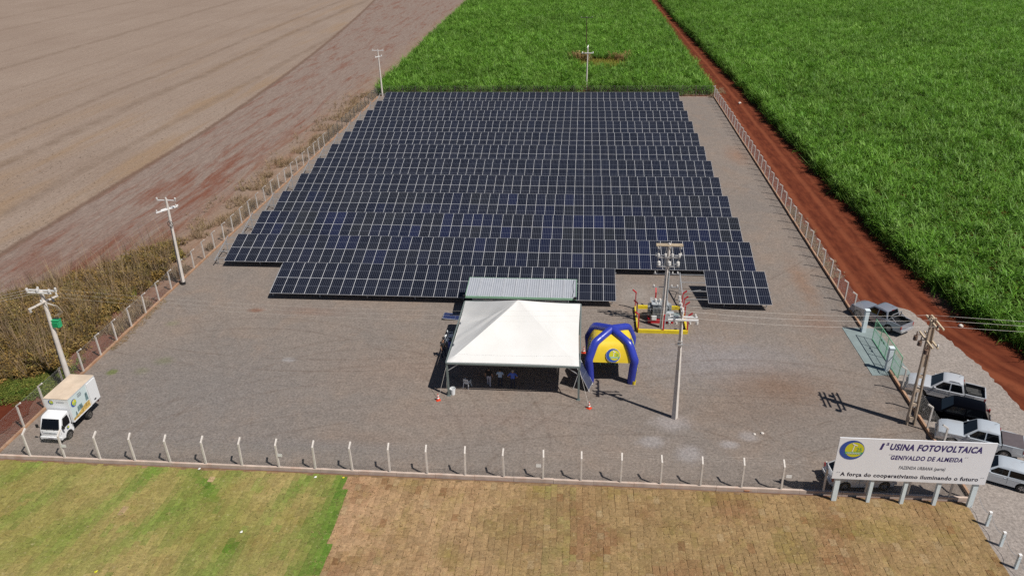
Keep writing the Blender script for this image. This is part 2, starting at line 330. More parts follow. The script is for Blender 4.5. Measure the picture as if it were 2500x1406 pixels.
M['turfdry'] = leaf_mat('dry_turf_blade', [(.36, .245, .125), (.30, .205, .09), (.40, .28, .16), (.26, .20, .07)], .4, .9)
M['turf'] = leaf_mat('turf_blade', [(.24, .235, .07), (.31, .255, .10), (.20, .235, .05), (.35, .27, .12)], .3, .8)

# ------------------------------------------------------------------ helpers: meshes
class MB:
    def __init__(s): s.v = []; s.f = []; s.mi = []; s.cur = 0; s.uv = None
    def add(s, vs, fs):
        o = len(s.v); s.v += [tuple(q) for q in vs]; s.f += [tuple(i+o for i in f) for f in fs]; s.mi += [s.cur]*len(fs); return s
    def m(s, i): s.cur = i; return s
    def box(s, c, d, rot=None, taper=1.0):
        hx, hy, hz = d[0]/2, d[1]/2, d[2]/2; P = []
        for z in (-1, 1):
            k = taper if z > 0 else 1.0
            for x, y in ((-1, -1), (1, -1), (1, 1), (-1, 1)): P.append(Vector((x*hx*k, y*hy*k, z*hz)))
        if rot is not None: P = [rot @ q for q in P]
        c = Vector(c)
        return s.add([q+c for q in P], [(3, 2, 1, 0), (4, 5, 6, 7), (0, 1, 5, 4), (1, 2, 6, 5), (2, 3, 7, 6), (3, 0, 4, 7)])
    def bar(s, a, b, w, h=None, up=(0, 0, 1)):
        a, b = Vector(a), Vector(b); d = b-a; h = w if h is None else h
        z = d.normalized(); u = Vector(up)
        if abs(z.dot(u)) > .98: u = Vector((0, 1, 0))
        x = u.cross(z).normalized(); y = z.cross(x)
        return s.box((a+b)/2, (w, h, d.length), Matrix((x, y, z)).transposed())
    def cyl(s, a, b, r0, r1=None, n=10, caps=True):
        a, b = Vector(a), Vector(b); r1 = r0 if r1 is None else r1; z = (b-a).normalized()
        u = Vector((0, 0, 1)) if abs(z.z) < .95 else Vector((1, 0, 0)); x = u.cross(z).normalized(); y = z.cross(x); P = []
        for c, r in ((a, r0), (b, r1)):
            for i in range(n):
                t_ = 2*math.pi*i/n; P.append(c+x*math.cos(t_)*r+y*math.sin(t_)*r)
        F = [(i, (i+1) % n, n+(i+1) % n, n+i) for i in range(n)]
        if caps: F += [tuple(range(n-1, -1, -1)), tuple(range(n, 2*n))]
        return s.add(P, F)
    def tube(s, pts, r, n=8, rs=None):
        pts = [Vector(p) for p in pts]; P = []; F = []; m_ = len(pts); px = None
        for i, p in enumerate(pts):
            d = (pts[min(i+1, m_-1)]-pts[max(i-1, 0)]).normalized()
            if px is None:
                u = Vector((0, 0, 1)) if abs(d.z) < .9 else Vector((1, 0, 0)); px = u.cross(d).normalized()
            else: px = (px-d*px.dot(d)).normalized()
            y = d.cross(px); rr = rs[i] if rs else r
            P += [p+px*math.cos(2*math.pi*k/n)*rr+y*math.sin(2*math.pi*k/n)*rr for k in range(n)]
        for i in range(m_-1):
            F += [(i*n+k, i*n+(k+1) % n, (i+1)*n+(k+1) % n, (i+1)*n+k) for k in range(n)]
        F += [tuple(range(n-1, -1, -1)), tuple(range((m_-1)*n, m_*n))]
        return s.add(P, F)
    def lathe(s, prof, c=(0, 0, 0), n=14, axis='z', mats=None):
        c = Vector(c); P = []; F = []; k = len(prof)
        for i in range(n):
            t_ = 2*math.pi*i/n; co, si = math.cos(t_), math.sin(t_)
            for r_, h in prof:
                P.append(c+(Vector((r_*co, r_*si, h)) if axis == 'z' else Vector((r_*co, h, r_*si))))
        for j in range(k-1):
            if mats: s.cur = mats[j]
            s.add([], [])
            o = len(s.v) if j == 0 else o
            if j == 0: s.v += [tuple(q) for q in P]
            fs = [(o+i*k+j, o+((i+1) % n)*k+j, o+((i+1) % n)*k+j+1, o+i*k+j+1) for i in range(n)]
            if axis == 'y': fs = [f[::-1] for f in fs]
            s.f += fs; s.mi += [s.cur]*n
        return s
    def poly(s, pts): return s.add(pts, [tuple(range(len(pts)))])
    def prism(s, pts, d):
        n = len(pts); d = Vector(d); pts = [Vector(p) for p in pts]
        return s.add(pts+[p+d for p in pts], [tuple(range(n-1, -1, -1)), tuple(range(n, 2*n))]+[(i, (i+1) % n, n+(i+1) % n, n+i) for i in range(n)])
    def mesh(s, name, mats):
        me = bpy.data.meshes.new(name); me.from_pydata(s.v, [], s.f)
        for q in (mats if isinstance(mats, (list, tuple)) else [mats]): me.materials.append(M[q] if isinstance(q, str) else q)
        me.polygons.foreach_set('material_index', s.mi); me.update(); return me
    def build(s, name, mats, parent=None, loc=None, rot=None, smooth=None, fix=True):
        me = s.mesh(name, mats)
        if fix:
            bm = bmesh.new(); bm.from_mesh(me); bmesh.ops.recalc_face_normals(bm, faces=bm.faces); bm.to_mesh(me); bm.free()
        if smooth is not None: shade(me, smooth)
        return link(name, me, parent, loc, rot)
def shade(me, deg):
    me.polygons.foreach_set('use_smooth', [True]*len(me.polygons))
    try: me.set_sharp_from_angle(angle=R(deg))
    except Exception: pass
def link(name, me, parent=None, loc=None, rot=None):
    o = bpy.data.objects.new(name, me); COL.objects.link(o)
    if parent is not None: o.parent = parent
    if loc is not None: o.location = loc
    if rot is not None: o.rotation_euler = rot
    return o
def tag(o, label, cat, group=None):
    o['label'] = label; o['category'] = cat
    if group: o['group'] = group
    return o
def thing(name, label, cat, loc=(0, 0, 0), rz=0.0, group=None):
    o = bpy.data.objects.new(name, None); COL.objects.link(o); o.empty_display_size = .3
    o.location = loc; o.rotation_euler = (0, 0, rz); return tag(o, label, cat, group)
def structure(o): o['kind'] = 'structure'; return o
def stuff(o): o['kind'] = 'stuff'; return o
def dup(root, label=None, loc=None, rz=None):
    c = root.copy(); COL.objects.link(c)
    if label: c['label'] = label
    if loc is not None: c.location = loc
    if rz is not None: c.rotation_euler = (0, 0, rz)
    for ch in root.children:
        d = ch.copy(); COL.objects.link(d); d.parent = c
        for g in ch.children:
            e = g.copy(); COL.objects.link(e); e.parent = d
    return c
def text_geo(s, size=1.0, shear=0.0, bold=0.0, ext=0.004, align='LEFT', space=1.0):
    cu = bpy.data.curves.new('txt', 'FONT'); cu.body = s; cu.size = size; cu.shear = shear; cu.offset = bold; cu.extrude = ext
    cu.resolution_u = 3; cu.align_x = align; cu.space_character = space
    o = bpy.data.objects.new('txt', cu); COL.objects.link(o); dg = bpy.context.evaluated_depsgraph_get()
    me = bpy.data.meshes.new_from_object(o.evaluated_get(dg)); vs_ = [v.co.copy() for v in me.vertices]; fs = [tuple(p.vertices) for p in me.polygons]
    bpy.data.objects.remove(o); bpy.data.curves.remove(cu); bpy.data.meshes.remove(me); return vs_, fs
def fit_text(s, width, height, **kw):      # scaled to an exact box, origin bottom left
    vs_, fs = text_geo(s, 1.0, ext=0.0, **kw)
    x0 = min(v.x for v in vs_); x1 = max(v.x for v in vs_); y0 = min(v.y for v in vs_); y1 = max(v.y for v in vs_)
    return [Vector(((v.x-x0)*width/(x1-x0), (v.y-y0)*height/(y1-y0), 0)) for v in vs_], fs
def lerp(a, b, t_): return a+(b-a)*t_
ORD = ['first', 'second', 'third', 'fourth', 'fifth', 'sixth', 'seventh', 'eighth', 'ninth', 'tenth', 'eleventh']

# ------------------------------------------------------------------ the setting
FX0, FX1, FY0, FY1 = -36.88, 29.0, -35.9, 75.0       # fence lines
b = MB(); b.poly([(-3000, -1500, -.1), (3000, -1500, -.1), (3000, 4000, -.1), (-3000, 4000, -.1)]); structure(b.build('ground', 'earth', fix=False))
b = MB(); b.poly([(FX0+.1, FY0+.12, 0), (FX1-.1, FY0+.12, 0), (FX1-.1, FY1-.1, 0), (FX0+.1, FY1-.1, 0)]); structure(b.build('gravel_yard', 'yard', fix=False))

def lerp_table(tab, y):
    for (a, xa), (c, xc) in zip(tab, tab[1:]):
        if a <= y <= c: return lerp(xa, xc, (y-a)/(c-a))
    return tab[0][1] if y < tab[0][0] else tab[-1][1]
CANE_EDGE = [(-60, 84), (-40, 66), (-30, 55.5), (-24, 47.5), (-20, 42.6), (-17, 40.3), (-13.5, 38.9), (-8, 37.9), (-1.8, 37.2), (17, 36.5), (48.7, 35.8), (85, 34.9), (172, 32.0), (260, 30.6), (420, 29)]
# red earth road between the fence and the cane, ruts pressed into it
ys = [-60+2.0*i for i in range(31)]+[2+4*i for i in range(100)]; NU = 22; b = MB(); P = []; UV = []
for y in ys:
    xl = FX1+.15 if y < 78 else lerp(FX1+.15, 26.3, min(1, (y-78)/160)); xr = lerp_table(CANE_EDGE, y)+2.2
    for j in range(NU+1):
        u_ = j/NU; x = lerp(xl, xr, u_)
        z = -.035+.018*noise.noise(Vector((x*.8, y*.25, 3)))-.03*math.exp(-((u_-.20)/.04)**2)-.03*math.exp(-((u_-.47)/.04)**2)
        P.append((x, y, z)); UV.append((u_, y))
F = [(i*(NU+1)+j, i*(NU+1)+j+1, (i+1)*(NU+1)+j+1, (i+1)*(NU+1)+j) for i in range(len(ys)-1) for j in range(NU)]
b.add(P, F); me = b.mesh('dirt_road', 'road'); uvl = me.uv_layers.new(name='UVMap')
for lp in me.loops: uvl.data[lp.index].uv = UV[lp.vertex_index]
shade(me, 180); structure(link('dirt_road', me))
# parking gravel, with a ragged edge towards the road
edge = [(31.2, -10.4), (33.0, -9.6), (34.4, -10.3), (35.4, -14.4), (36.1, -17.5), (36.6, -20.2), (37.0, -25.8), (37.9, -31), (39.6, -37), (42, -45), (45, -56)]
out = []
for (xa, ya), (xb, yb) in zip(edge, edge[1:]):
    n_ = max(2, int(math.hypot(xb-xa, yb-ya)/.28))
    for i in range(n_):
        q = Vector((lerp(xa, xb, i/n_), lerp(ya, yb, i/n_), 0)); out.append((q.x+.22*noise.noise(q*1.7)+rnd.uniform(-.07, .07), q.y+.22*noise.noise(q*1.7+Vector((9, 0, 0)))+rnd.uniform(-.07, .07), -.008))
out += [(45, -56, -.008), (28.2, -56, -.008), (28.2, -36.1, -.008), (FX1+.1, -36.1, -.008), (FX1+.1, -11.2, -.008)]
b = MB(); b.poly(out); structure(b.build('parking_gravel', 'park', fix=False))
# harvested field on the left
xs = [FX0-.12-2*i for i in range(30)]+[-98-8*i for i in range(60)]; b = MB(); yy = [-70+4*i for i in range(110)]+[380+30*i for i in range(20)]
P = [(x, y, -.05+(.05*noise.noise(Vector((x*.5, y*.06, 0))) if x < FX0-1 else 0)) for y in yy for x in xs]; nx = len(xs)
b.add(P, [(i*nx+j, i*nx+j+1, (i+1)*nx+j+1, (i+1)*nx+j) for i in range(len(yy)-1) for j in range(nx-1)]); me = b.mesh('harvested_field', 'field'); me.flip_normals(); shade(me, 180); structure(link('harvested_field', me))
# bare red patch at the corner left of the lorry
out = []
for i in range(60):
    a = 2*math.pi*i/60; q = Vector((math.cos(a), math.sin(a), 0)); k = 1+.22*noise.noise(q*1.6)+.07*noise.noise(q*6)
    out.append((-42.9+5.6*k*q.x, -31.5+6.2*k*q.y, .02))
out = [(min(x, FX0-.14), max(y, FY0-.1), z) for x, y, z in out]
b = MB(); b.poly(out); structure(b.build('bare_soil_corner', 'earth', fix=False))
# slab at the gate
b = MB(); s0 = [(27.35, -14.1), (30.2, -14.1), (30.65, -21.5), (27.5, -21.75)]
b.prism([(x, y, -.05) for x, y in s0], (0, 0, .085)); structure(b.build('gate_slab', 'slab'))

# ---- turf in front of the fence: laid sod, each piece on its own
lawn_b = MB(); lawn_b.poly([(-62, -60, -.03), (28.62, -60, -.03), (28.62, FY0-.2, -.03), (-62, FY0-.2, -.03)])
m = mat('turf_soil', (.22, .14, .07), .95, var=.3, scale=2); lawn = structure(lawn_b.build('lawn', m, fix=False))
SW, SL = .405, .66
def sod_outline(k):
    rr = random.Random(k*17+3); pts = []
    for (ax, ay), (bx, by) in (((-1, -1), (1, -1)), ((1, -1), (1, 1)), ((1, 1), (-1, 1)), ((-1, 1), (-1, -1))):
        n_ = 2 if ay == by else 3
        for i in range(n_):
            x = lerp(ax, bx, i/n_)*SW*.503; y = lerp(ay, by, i/n_)*SL*.503
            pts.append((x+rr.uniform(-.012, .008)*(1 if x > 0 else -1), y+rr.uniform(-.015, .008)*(1 if y > 0 else -1)))
    return pts
def sod_shape(k):
    o_ = sod_outline(k); rr = random.Random(k+90); n_ = len(o_)
    return [(x, y, -.045) for x, y in o_]+[(x*.985, y*.985, rr.uniform(-.006, .006)) for x, y in o_]+[(0, 0, .012)], \
        [(i, (i+1) % n_, n_+(i+1) % n_, n_+i) for i in range(n_)]+[(n_+i, n_+(i+1) % n_, 2*n_) for i in range(n_)]
SHAPES = [sod_shape(k) for k in range(8)]; SM = []
for k, (vs_, fs) in enumerate(SHAPES):
    q = MB(); q.add(vs_, fs); SM.append(q.mesh('sod_piece', 'sodobj'))
def vn(x, y, s, o=0.0): return .5+.5*noise.noise(Vector((x*s, y*s, o)))
def mixc(a, c, k): k = max(0, min(1, k)); return tuple(lerp(p, q, k) for p, q in zip(a, c))
def border(y): return lerp_table([(-60, -10.0), (-44.6, -10.36), (-42.6, -10.5), (-41.5, -10.9), (-40.5, -10.5), (-38.4, -11.0), (-36.0, -11.2)], y)+.45*noise.noise(Vector((0, y*1.1, 5)))
sods = []
ncol = int((28.6+62)/SW)
for i in range(ncol):
    x = 28.5-SW*(i+.5); off = rnd.random()*SL
    j = 0
    ycur = FY0-.26-off*.35
    while True:
        ln = rnd.choice((.78, .9, 1.0, 1.0, 1.08, 1.22)); y = ycur-SL*ln/2; ycur -= SL*ln
        if y < -52: break
        green = x < border(y)
        xx = x+rnd.uniform(-.014, .014)+.16*noise.noise(Vector((x*.12, y*.22, 0))); rot = rnd.gauss(0, .022)+.03*noise.noise(Vector((x*.2, y*.2, 8)))
        n1, n2, n3 = vn(x, y, .16, 1), vn(x, y, .45, 2), vn(x, y, .9, 3); r_ = rnd.random()
        if green:
            c = mixc((.255, .225, .068), (.325, .255, .100), (n1-.3)*2.2)
            n2 = .5+.5*noise.noise(Vector(((x-.35*(y+36))*.55, y*.16, 2))); gk = max((n2-.42)*2.6, (rnd.random() < .06)*.45); c = mixc(c, (.155, .228, .042), gk)
            d = border(y)-x
            if d < 2.2: c = mixc(c, (.105, .185, .028), (.9-1.1*abs(noise.noise(Vector((x*.9, y*.45, 3)))))*max(0, 1-d/2.6)*1.35)
            k = math.exp(-((x+20.6+.9*(y+37.6))/.5)**2-((y+38)/1.3)**2)+math.exp(-((x+16.5)/.5)**2-((y+43)/.8)**2); c = mixc(c, (.09, .17, .02), k)
            if r_ < .0015: c = (.38, .27, .15)
        else:
            c = mixc(mixc((.42, .27, .155), (.305, .203, .098), (x+11)/18), (.285, .192, .092), (n1-.35)*3); c = mixc(c, (.225, .175, .050), min(.6, (n2-.54)*2.5)*rnd.uniform(.6, 1))
            c = mixc(c, (.225, .105, .055), min(.55, (vn(x, y, .33, 7)-.54)*3.0)*rnd.uniform(.6, 1))
            if 2.0 < x < 4.2 and vn(x, y, .8, 4) > .42: c = mixc(c, (.245, .215, .075), .5*rnd.random()+.1)
            if r_ < .025: c = mixc(c, (.34, .25, .14), .6)
            elif r_ < .05: c = mixc(c, (.20, .10, .045), .6)
        k = rnd.uniform(.87, 1.13); c = tuple(q*k for q in c)
        sods.append((xx, y, rot, rnd.uniform(-.006, .008), c, green, rnd.randrange(8), ln))
brown = [s for s in sods if not s[5]]
def inframe(s):
    px, py = project((s[0], s[1], 0)); return 6 < px < 2494 and py < 1400
vis = sorted([s for s in brown if inframe(s)], key=lambda s: (Vector((s[0], s[1], 0))-CAM).length)[:300]
single = set(id(s) for s in vis)
for s in vis:
    o = link('sod_piece', SM[s[6]], lawn, (s[0], s[1], s[3]), (rnd.gauss(0, .012), rnd.gauss(0, .012), s[2])); o.color = (*s[4], 1); o.scale = (1.0, s[7], 1.0)
def joined_sod(name, lst, flat=False):
    V, Fc, T = [], [], []
    for x, y, rot, z, c, g, k, ln in lst:
        vs_, fs = SHAPES[k]; o_ = len(V); co, si = math.cos(rot), math.sin(rot); e = 1.03 if g else 1.0; zz = z*(.4 if g else 1)
        V += [(x+(vx*co-vy*ln*si)*e, y+(vx*si+vy*ln*co)*e, vz+zz) for vx, vy, vz in vs_]; Fc += [tuple(i+o_ for i in f) for f in fs]; T += [c]*len(vs_)
    me = bpy.data.meshes.new(name); me.from_pydata(V, [], Fc); me.materials.append(M['sodjoin'])
    at = me.color_attributes.new('tint', 'FLOAT_COLOR', 'POINT'); at.data.foreach_set('color', [q for c in T for q in (*c, 1)]); me.update()
    return stuff(link(name, me, lawn))
joined_sod('brown_sod', [s for s in brown if id(s) not in single]); joined_sod('green_sod', [s for s in sods if s[5]])

# ------------------------------------------------------------------ vegetation by instancing inside one object each
def leaf_strip(V, F, A, p, az, L, w, rise, droop, seg, val, curl=0.0):
    o_ = len(V); d = Vector((math.cos(az), math.sin(az), 0)); side = Vector((-d.y, d.x, 0))
    for i in range(seg+1):
        s_ = i/seg; c = Vector(p)+d*(L*s_*(1-.25*droop*s_))+Vector((0, 0, L*(rise*s_-droop*s_*s_))); ww = w*(1-s_**2.2)*.5+.004
        tw = side*math.cos(curl*s_)+Vector((0, 0, math.sin(curl*s_)))
        V += [c+tw*ww, c-tw*ww]; A += [val, val]
    F += [(o_+2*i, o_+2*i+1, o_+2*i+3, o_+2*i+2) for i in range(seg)]
def cane_clump(seed, n=52, dead=False):
    rr = random.Random(seed); V, F, A = [], [], []
    for k in range(4):
        bx, by = rr.uniform(-.35, .35), rr.uniform(-.55, .55); h = rr.uniform(1.45, 1.95)
        leaf_strip(V, F, A, (bx, by, 0), rr.random()*6.28, h, .05, 1.0, -.02, 2, .2)
        for j in range(n//4):
            az = rr.random()*6.28; L = rr.uniform(.65, 1.1)
            leaf_strip(V, F, A, (bx, by, h*rr.uniform(.55, 1.0)), az, L, rr.uniform(.035, .075), rr.uniform(.8, 1.6), rr.uniform(.5, 1.25) if not dead else rr.uniform(1.2, 1.9), 4, rr.random(), rr.uniform(-.7, .7))
    return V, F, A
def edge_cane(seed):
    V, F, A = cane_clump(seed, 36); rr = random.Random(seed+7)
    for j in range(30):
        az = rr.random()*6.28; leaf_strip(V, F, A, (rr.uniform(-.4, .4), rr.uniform(-.6, .6), rr.uniform(.1, .9)), az, rr.uniform(.8, 1.4), rr.uniform(.035, .07), rr.uniform(.7, 1.4), rr.uniform(.7, 1.6), 4, rr.random()*.8, rr.uniform(-.7, .7))
    return V, F, A
def weed_clump(seed, n=60, h=.8, rad=.5, size=.12):
    rr = random.Random(seed); V, F, A = [], [], []
    for i in range(7):
        a = rr.random()*6.28; leaf_strip(V, F, A, (0, 0, 0), a, h*rr.uniform(.7, 1), .02, 1.1, .12, 2, .1)
    for i in range(n):
        a = rr.random()*6.28; q = rad*math.sqrt(rr.random()); z = h*(.25+.75*rr.random())*(1-.35*(q/rad)**2)
        leaf_strip(V, F, A, (q*math.cos(a), q*math.sin(a), z), rr.random()*6.28, rr.uniform(.6, 1.5)*size*1.6, size*rr.uniform(.6, 1.1), rr.uniform(-.2, .9), .5, 1, rr.random(), rr.uniform(-1, 1))
    return V, F, A
def tuft(seed, n=9, h=.35, w=.02, spread=.7):
    rr = random.Random(seed); V, F, A = [], [], []
    for i in range(n): leaf_strip(V, F, A, (rr.uniform(-.1, .1), rr.uniform(-.1, .1), 0), rr.random()*6.28, h*rr.uniform(.6, 1.2), w, rr.uniform(.5, 1.3)/max(.2, spread), rr.uniform(0, .5), 2, rr.random(), rr.uniform(-.6, .6))
    return V, F, A
def scatter(name, variants, pts, material, smin, smax, seed=0, tilt=.12):
    """one mesh: the plants' shapes at the origin plus bare vertices that mark where each stands; nodes set them out"""
    V, F, A, vid = [], [], [], []
    for k, (v_, f_, a_) in enumerate(variants):
        o_ = len(V); V += [tuple(q) for q in v_]; F += [tuple(i+o_ for i in f) for f in f_]; A += a_; vid += [k]*len(v_)
    rr = random.Random(seed); nv = len(variants)
    V += [tuple(p) for p in pts]; A += [0.0]*len(pts); vid += [100+rr.randrange(nv) for _ in pts]
    me = bpy.data.meshes.new(name); me.from_pydata(V, [], F); me.materials.append(M[material])
    me.attributes.new('leafv', 'FLOAT', 'POINT').data.foreach_set('value', A)
    me.attributes.new('vid', 'INT', 'POINT').data.foreach_set('value', vid); me.update()
    o = link(name, me); ng = bpy.data.node_groups.new(name, 'GeometryNodeTree')
    ng.interface.new_socket('Geometry', in_out='INPUT', socket_type='NodeSocketGeometry'); ng.interface.new_socket('Geometry', in_out='OUTPUT', socket_type='NodeSocketGeometry')
    N_ = ng.nodes.new; L_ = ng.links.new; gi = N_('NodeGroupInput'); go = N_('NodeGroupOutput'); jn = N_('GeometryNodeJoinGeometry')
    at = N_('GeometryNodeInputNamedAttribute'); at.data_type = 'INT'; at.inputs['Name'].default_value = 'vid'
    def pick(k):
        c = N_('FunctionNodeCompare'); c.data_type = 'INT'; c.operation = 'EQUAL'; L_(at.outputs['Attribute'], c.inputs[2]); c.inputs[3].default_value = k
        sp = N_('GeometryNodeSeparateGeometry'); L_(gi.outputs[0], sp.inputs[0]); L_(c.outputs[0], sp.inputs[1]); return sp.outputs[0]
    rv = N_('FunctionNodeRandomValue'); rv.data_type = 'FLOAT_VECTOR'; rv.inputs[0].default_value = (-tilt, -tilt, 0); rv.inputs[1].default_value = (tilt, tilt, 6.283); rv.inputs['Seed'].default_value = seed
    rs = N_('FunctionNodeRandomValue'); rs.data_type = 'FLOAT'; rs.inputs[2].default_value = smin; rs.inputs[3].default_value = smax; rs.inputs['Seed'].default_value = seed+5
    for k in range(nv):
        ip = N_('GeometryNodeInstanceOnPoints'); mp = N_('GeometryNodeMeshToPoints'); L_(pick(100+k), mp.inputs[0]); L_(mp.outputs[0], ip.inputs['Points']); L_(pick(k), ip.inputs['Instance'])
        L_(rv.outputs[0], ip.inputs['Rotation']); L_(rs.outputs[1], ip.inputs['Scale']); L_(ip.outputs[0], jn.inputs[0])
    L_(jn.outputs[0], go.inputs[0]); md = o.modifiers.new('set_out', 'NODES'); md.node_group = ng
    return stuff(o)
rs_ = random.Random(21)
def visible(x, y, z=1.0, mg=120):
    px, py = project((x, y, z)); return -mg-60 < px < 2500+mg+60 and -mg < py < 1406+mg
canes = [cane_clump(k) for k in range(6)]; ecanes = [edge_cane(70+k) for k in range(4)]; epts = []
pts = []; x = -38.2
BARE = [(8.0, 104.6, 6.0, 6.6), (4.3, 80.2, 1.2, 1.2)]
while x < 28.6:
    y = 77.6
    while y < 275:
        k = min(1, (y-77)/200); xl = lerp(-37.2, -40.6, k); xr = lerp(28.4, 25.6, k)
        q = Vector((x+rs_.gauss(0, .07), y+rs_.gauss(0, .25), -.1))
        if xl+.5*noise.noise(Vector((1, y*.3, 0))) < x < xr+.5*noise.noise(Vector((2, y*.3, 0))) and not any(((q.x-a)/c)**2+((q.y-b_)/d)**2 < 1 for a, b_, c, d in BARE) and q.y > 77.4+1.2*noise.noise(Vector((x*.25, 0, 4))): pts.append(q)
        y += rs_.uniform(.62, .85)*(1+.25*k)
    x += 1.36
tag(scatter('cane_field', canes, pts, 'cane', .75, 1.35, 1, .22), 'tall green sugar cane field straight behind the solar panels', 'cane field')
pts = []; x = 29.0
while x < 230:
    y = -56.0
    while y < 275:
        ed = lerp_table(CANE_EDGE, y)+.7*noise.noise(Vector((3, y*.22, 0)))
        if x > ed+1.1 and visible(x, y, 1.5): pts.append(Vector((x+rs_.gauss(0, .07), y+rs_.gauss(0, .25), -.1)))
        y += rs_.uniform(.62, .85)*(1+.25*max(0, y)/200)
    x += 1.36
y = -56.0
while y < 272:
    ed = lerp_table(CANE_EDGE, y)+.7*noise.noise(Vector((3, y*.22, 0)))
    for k in range(2): epts.append(Vector((ed+.85+.7*k+rs_.gauss(0, .2), y+rs_.gauss(0, .2), -.1)))
    y += .55 if y < 80 else .9
y = 77.5
while y < 272:
    k = min(1, (y-77)/200); epts.append(Vector((lerp(28.5, 25.7, k)+rs_.gauss(0, .25), y, -.1))); epts.append(Vector((lerp(-37.3, -40.7, k)+rs_.gauss(0, .25), y, -.1))); y += .8
x = -37.0
while x < 28.4:
    if abs(x-4.4) > 1.1: epts.append(Vector((x, 77.5+1.2*noise.noise(Vector((x*.25, 0, 4)))+rs_.gauss(0, .15), -.1)))
    x += .6
tag(scatter('cane_border', ecanes, epts, 'cane', .8, 1.25, 3, .2), 'leafy outer border plants of the cane along the red road and back fence', 'cane')
tag(scatter('cane_field', canes, pts, 'cane', .75, 1.38, 2, .22), 'tall green sugar cane field right of the red dirt road', 'cane field')
dead = [cane_clump(50+k, 26, True) for k in range(3)]
for cx_, cy_, n_, lab in ((3.3, 109.0, 22, 'clump of dry brown cane around the far thin pole'), (12.6, 109.2, 9, 'smaller clump of dry brown cane right of the far thin pole')):
    tag(scatter('dry_cane_clump', dead, [(cx_+rs_.gauss(0, 1.0), cy_+rs_.gauss(0, .7), -.1) for _ in range(n_)], 'deadcane', 1.2, 1.55, 4), lab, 'dry cane')
gt = [tuft(200+k, 14, .5, .035, .9) for k in range(4)]
stuff(tag(scatter('bog_grass', gt, [(8.0+rs_.uniform(-5.5, 5.5), 105+rs_.uniform(-5.6, 5.0), -.08) for _ in range(3600)], 'boggrass', 1.2, 2.4, 6), 'yellow green grass patch in a gap of the cane field', 'grass'))

weeds = [weed_clump(k) for k in range(5)]; pts = []; gpts = []
def in_poly(x, y, P):
    c = False; j = len(P)-1
    for i in range(len(P)):
        if (P[i][1] > y) != (P[j][1] > y) and x < (P[j][0]-P[i][0])*(y-P[i][1])/(P[j][1]-P[i][1])+P[i][0]: c = not c
        j = i
    return c
WP = [(-53.5, -14.5), (-50, -8.5), (-46.8, -4.6), (-43.4, 1.6), (-41.2, 1.2), (-39.2, -5.5), (-39.0, -12), (-39.9, -17), (-38.9, -21.5), (-39.2, -25.5), (-41.5, -27), (-45.5, -29.6), (-60, -31), (-62, -20)]
for _ in range(5200):
    x, y = rs_.uniform(-62, -38), rs_.uniform(-31, 3)
    if in_poly(x+1.1*noise.noise(Vector((x*.6, y*.6, 0))), y+.8*noise.noise(Vector((x*.5, y*.5, 9))), WP) and vn(x, y, .9, 6) > .36:
        g = (x > -41.5 and -20 < y < 2 and vn(x, y, .4, 3) > .5)
        (gpts if g and rs_.random() < .5 else pts).append((x, y, -.06))
tag(scatter('dry_weeds', weeds, pts, 'weed', .45, 1.5, 8, .3), 'dense brown dry weeds outside the left fence behind the transformer pole', 'weeds')
wst = [(rs_.uniform(-56, -39), rs_.uniform(-29, 2), 0) for _ in range(1500)]; wst = [q for q in wst if in_poly(q[0], q[1], WP)]
tag(scatter('dry_stalks', [tuft(350+k, 7, 1.1, .022, .45) for k in range(4)], wst, 'drygrass', .6, 1.25, 18, .2), 'pale dry stalks standing among the brown weeds outside the left fence', 'weeds')
for _ in range(160): gpts.append((rs_.gauss(-38.8, .9), rs_.gauss(-26.6, 1.2), -.03))
for _ in range(230): gpts.append((rs_.gauss(-42.0, 1.6), rs_.gauss(-27.8, .9), -.03))
gpts = [q for q in gpts if q[0] < FX0-.35]
tag(scatter('green_weeds', [weed_clump(40+k, 60, .5, .4, .085) for k in range(4)], gpts, 'weedgreen', .5, 1.1, 9), 'low green weeds growing by the fence next to the white lorry', 'weeds')
pts = []
for _ in range(8000):
    y = -28+106*rs_.random()**1.7; x = FX0-.5-abs(rs_.gauss(0, 2.6)) if rs_.random() < .8 else FX0-.4-rs_.random()*1.2
    if vn(x, y, .3, 11) > .47 and y > -20 and not (y < 2 and x < -39.5) and not (-24 < y < -19 and x > -38.8): pts.append((x, y, -.06))
tag(scatter('dry_grass', [tuft(300+k, 9, .40, .020, .6) for k in range(5)], pts, 'drygrass', .6, 1.35, 10), 'tawny dry grass along the outside of the left fence', 'dry grass')
pts = []
for _ in range(9000):
    y = -14+110*rs_.random()**1.6; x = -52-170*rs_.random()**1.25*min(1, .35+(y+20)/150); xb = x+(max(0, y-45)**1.4)*.0118
    if xb < -61.2 and rs_.random() < 1.1-y/85 and visible(x, y, 0, 40) and min(abs(x-q) for q in (-69.5, -84.3, -94.5, -107, -122, -139.5, -160, -183)) > 1.3: pts.append((x, y, -.08))
tag(scatter('stubble', [tuft(400+k, 8, .22, .018, .8) for k in range(5)], pts, 'straw', .5, 1.1, 12), 'pale straw stubble standing in the harvested field', 'stubble')
pts = [(rs_.gauss(-36.7, .28), rs_.uniform(-21.5, -12), .02) for _ in range(260)]
tag(scatter('straw_litter', [tuft(450+k, 6, .4, .03, 3.0) for k in range(3)], pts, 'drygrass', .5, 1.0, 14), 'dry straw fallen along the left fence beam', 'straw')
pts = []; gpts = []
for _ in range(7000):
    y = rs_.uniform(-48, FY0-.4); x = rs_.uniform(-42, 28.4); (gpts if x < border(y)-.1 else pts).append((x, y, .004))
fz = [tuft(500+k, 6, .09, .014, 3.5) for k in range(5)]
tag(scatter('dry_turf_blades', fz, pts, 'turfdry', .6, 1.5, 15, .15), 'short withered grass blades on the brown laid turf', 'grass')
